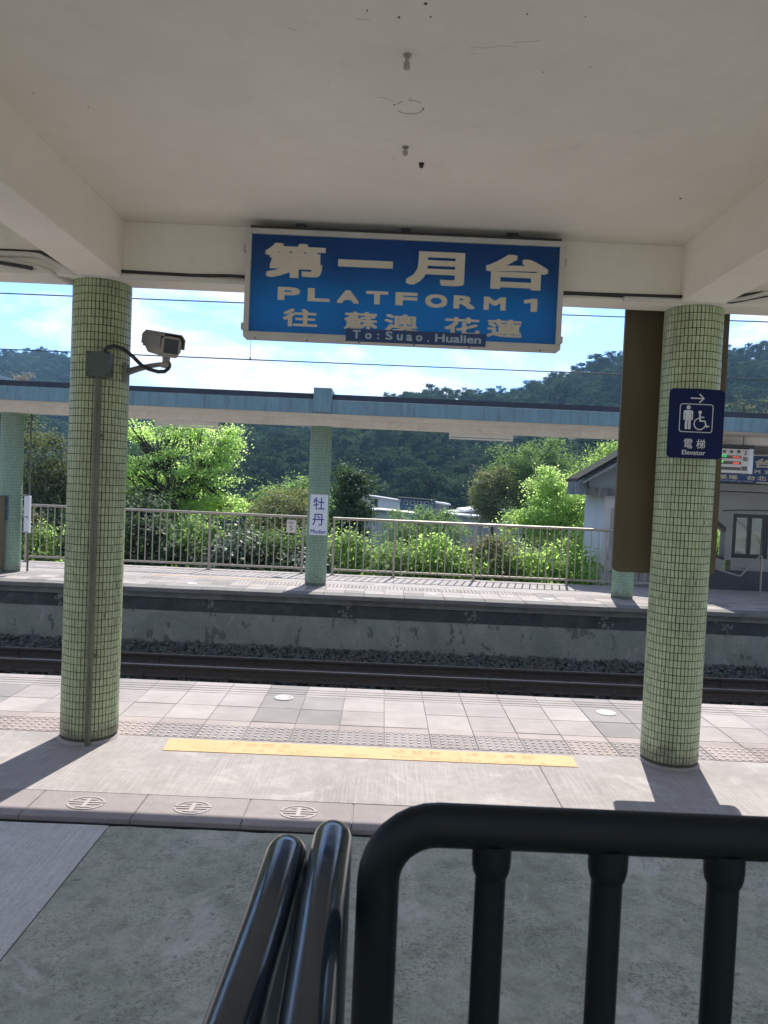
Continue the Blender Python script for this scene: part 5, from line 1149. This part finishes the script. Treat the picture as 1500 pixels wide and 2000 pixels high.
# hillside wood: one mass of tree crowns set out over the slope
lib = bpy.data.collections.new('hill_crowns')
for k in range(6):
    rng = np.random.default_rng(300 + k); npd = 26
    P = pads((0, 0, 0.55), (1.0 + 0.15 * (k % 3), 1.0, 0.95 + 0.15 * (k % 2)), npd, rng, 0.8); P = P[P[:, 2] > 0.05]
    nl = 1900; idx = rng.integers(0, len(P), nl); off = rng.normal(size=(nl, 3)) * 0.13; off[:, 2] *= 0.6
    me = leaf_mesh('hill_crown', P[idx] + off, off / 0.13 * 0.5 + (P[idx] - np.array([0, 0, 0.3])) * 0.8, 0.125, M['leaf_hill'], rng, 0.45, 0.8)
    o = bpy.data.objects.new('hill_crown', me); lib.objects.link(o)
rng = np.random.default_rng(55); pts = []; scl = []
sp = 4.5
for yy in np.arange(66, 400, sp):
    for xx in np.arange(-0.66 * yy - 6, 0.64 * yy + 6, sp):
        x = xx + rng.uniform(-2.2, 2.2); y = yy + rng.uniform(-2.2, 2.2); az = x / y
        lim = 232 + 152 * float(ss(-0.22, -0.36, np.array(az)))
        if y > lim: continue
        if y > 235 and az > -0.2: continue
        if y < 92 and (-6 < x < 15): continue
        s = rng.choice([0.75, 1.0, 1.0, 1.3]) * rng.uniform(1.9, 3.0)
        if y < 92: s *= 0.8
        pts.append((x, y, gz(x, y) + s * 0.22)); scl.append(s)
pts = np.array(pts); scl = np.array(scl)
me = bpy.data.meshes.new('hillside_wood'); me.from_pydata(pts.tolist(), [], [])
at = me.attributes.new('scl', 'FLOAT', 'POINT'); at.data.foreach_set('value', scl.astype(np.float32))
at = me.attributes.new('rotz', 'FLOAT', 'POINT'); at.data.foreach_set('value', rng.uniform(0, 6.28, len(pts)).astype(np.float32))
wood = link('hillside_wood', me); wood['kind'] = 'stuff'
ng = bpy.data.node_groups.new('plant_wood', 'GeometryNodeTree')
ng.interface.new_socket('Geometry', in_out='INPUT', socket_type='NodeSocketGeometry'); ng.interface.new_socket('Geometry', in_out='OUTPUT', socket_type='NodeSocketGeometry')
gi = ng.nodes.new('NodeGroupInput'); go = ng.nodes.new('NodeGroupOutput'); ip = ng.nodes.new('GeometryNodeInstanceOnPoints'); ci = ng.nodes.new('GeometryNodeCollectionInfo')
ci.inputs['Collection'].default_value = lib; ci.inputs['Separate Children'].default_value = True; ci.inputs['Reset Children'].default_value = True
na = ng.nodes.new('GeometryNodeInputNamedAttribute'); na.data_type = 'FLOAT'; na.inputs['Name'].default_value = 'scl'
nr = ng.nodes.new('GeometryNodeInputNamedAttribute'); nr.data_type = 'FLOAT'; nr.inputs['Name'].default_value = 'rotz'
cx_ = ng.nodes.new('ShaderNodeCombineXYZ')
ng.links.new(gi.outputs[0], ip.inputs['Points']); ng.links.new(ci.outputs[0], ip.inputs['Instance']); ip.inputs['Pick Instance'].default_value = True
ng.links.new(na.outputs['Attribute'], ip.inputs['Scale']); ng.links.new(nr.outputs['Attribute'], cx_.inputs['Z']); ng.links.new(cx_.outputs[0], ip.inputs['Rotation'])
ng.links.new(ip.outputs[0], go.inputs[0])
md = wood.modifiers.new('planting', 'NODES'); md.node_group = ng

# ------------------------------------------------------------------ railing and handrails right in front of the camera
RY, RZ, RR = 0.80, 1.457, 0.0225
FL = 0.36
rl = thing('railing', 'black metal railing with rounded corner and balusters close in front', 'railing', (0.8, RY, FL))
b = MB(); br = 0.062
pts = [(0.012, RY, FL), (0.012, RY, RZ - br)] + [(0.012 + br - br * math.cos(a), RY, RZ - br + br * math.sin(a)) for a in [PI / 2 * k / 8 for k in range(1, 9)]] + [(1.7 - br, RY, RZ)] + [(1.7 - br + br * math.sin(a), RY, RZ - br + br * math.cos(a)) for a in [PI / 2 * k / 8 for k in range(1, 9)]] + [(1.7, RY, FL)]
b.tube(pts, RR, 24); part('frame', b, M['rail_black'], rl, smooth=True)
b = MB(); b.tube([(0.035, RY, FL + 0.12), (1.678, RY, FL + 0.12)], 0.017, 14); part('bottom_rail', b, M['rail_black'], rl, smooth=True)
bal = MB(); bal.tube([(0, 0, FL + 0.13), (0, 0, RZ - 0.012)], 0.0163, 18); bal = bal.mesh('baluster', M['rail_black'], smooth=True)
clr = MB(); clr.lathe([(0.0164, -0.052), (0.0185, -0.048), (0.0202, -0.041), (0.0208, -0.034), (0.0208, -0.014)], (0, 0, 0), 20); clr = clr.mesh('collar', M['rail_black'], smooth=True)
x = 0.131
while x < 1.62:
    o = link('baluster', bal, rl, (x - 0.8, 0, -FL)); link('collar', clr, o, (0, 0, RZ)); x += 0.1235
def handrail(x, yend, z, label):
    h = thing('handrail', label, 'handrail', (x, yend, FL), 'pair of black handrails'); b = MB(); q = 0.05
    pts = [(x, yend, FL), (x, yend, z - q)] + [(x, yend - q + q * math.cos(a), z - q + q * math.sin(a)) for a in [PI / 2 * k / 8 for k in range(1, 9)]] + [(x - 0.002, yend - 0.2, z), (x - 0.012 if x < -0.07 else x + 0.004, 0.45, z), (x - 0.02 if x < -0.07 else x + 0.008, -0.4, z)]
    b.tube(pts, 0.0245, 28); part('rail', b, M['black_metal'], h, smooth=True)
    b = MB(); b.lathe([(0.045, 0), (0.045, 0.008), (0.03, 0.012)], (x, yend, FL), 20); part('base_flange', b, M['black_metal'], h, smooth=True)
    b = MB(); b.tube([(x - 0.01 if x < -0.07 else x + 0.005, -0.3, FL), (x - 0.01 if x < -0.07 else x + 0.005, -0.3, z)], 0.02, 14); part('post', b, M['black_metal'], h, smooth=True)
handrail(-0.101, 0.965, 1.355, 'glossy black handrail pointing to the camera, left one of the pair')
handrail(-0.046, 0.995, 1.362, 'glossy black handrail pointing to the camera, beside the railing corner')

# ------------------------------------------------------------------ haze over the valley
hz = MB(); hz.box(-385, 385, -62, 434, -8, 108)
me = hz.mesh('haze', M['paint']); me.materials.clear()
t = NT('valley_haze'); vol = t.add('ShaderNodeVolumePrincipled'); vol.inputs['Color'].default_value = (0.38, 0.70, 1.0, 1); vol.inputs['Density'].default_value = 0.00042; vol.inputs['Anisotropy'].default_value = 0.2
t.link(vol.outputs[0], t.out.inputs['Volume']); me.materials.append(t.m)
o = link('haze', me); o['kind'] = 'stuff'
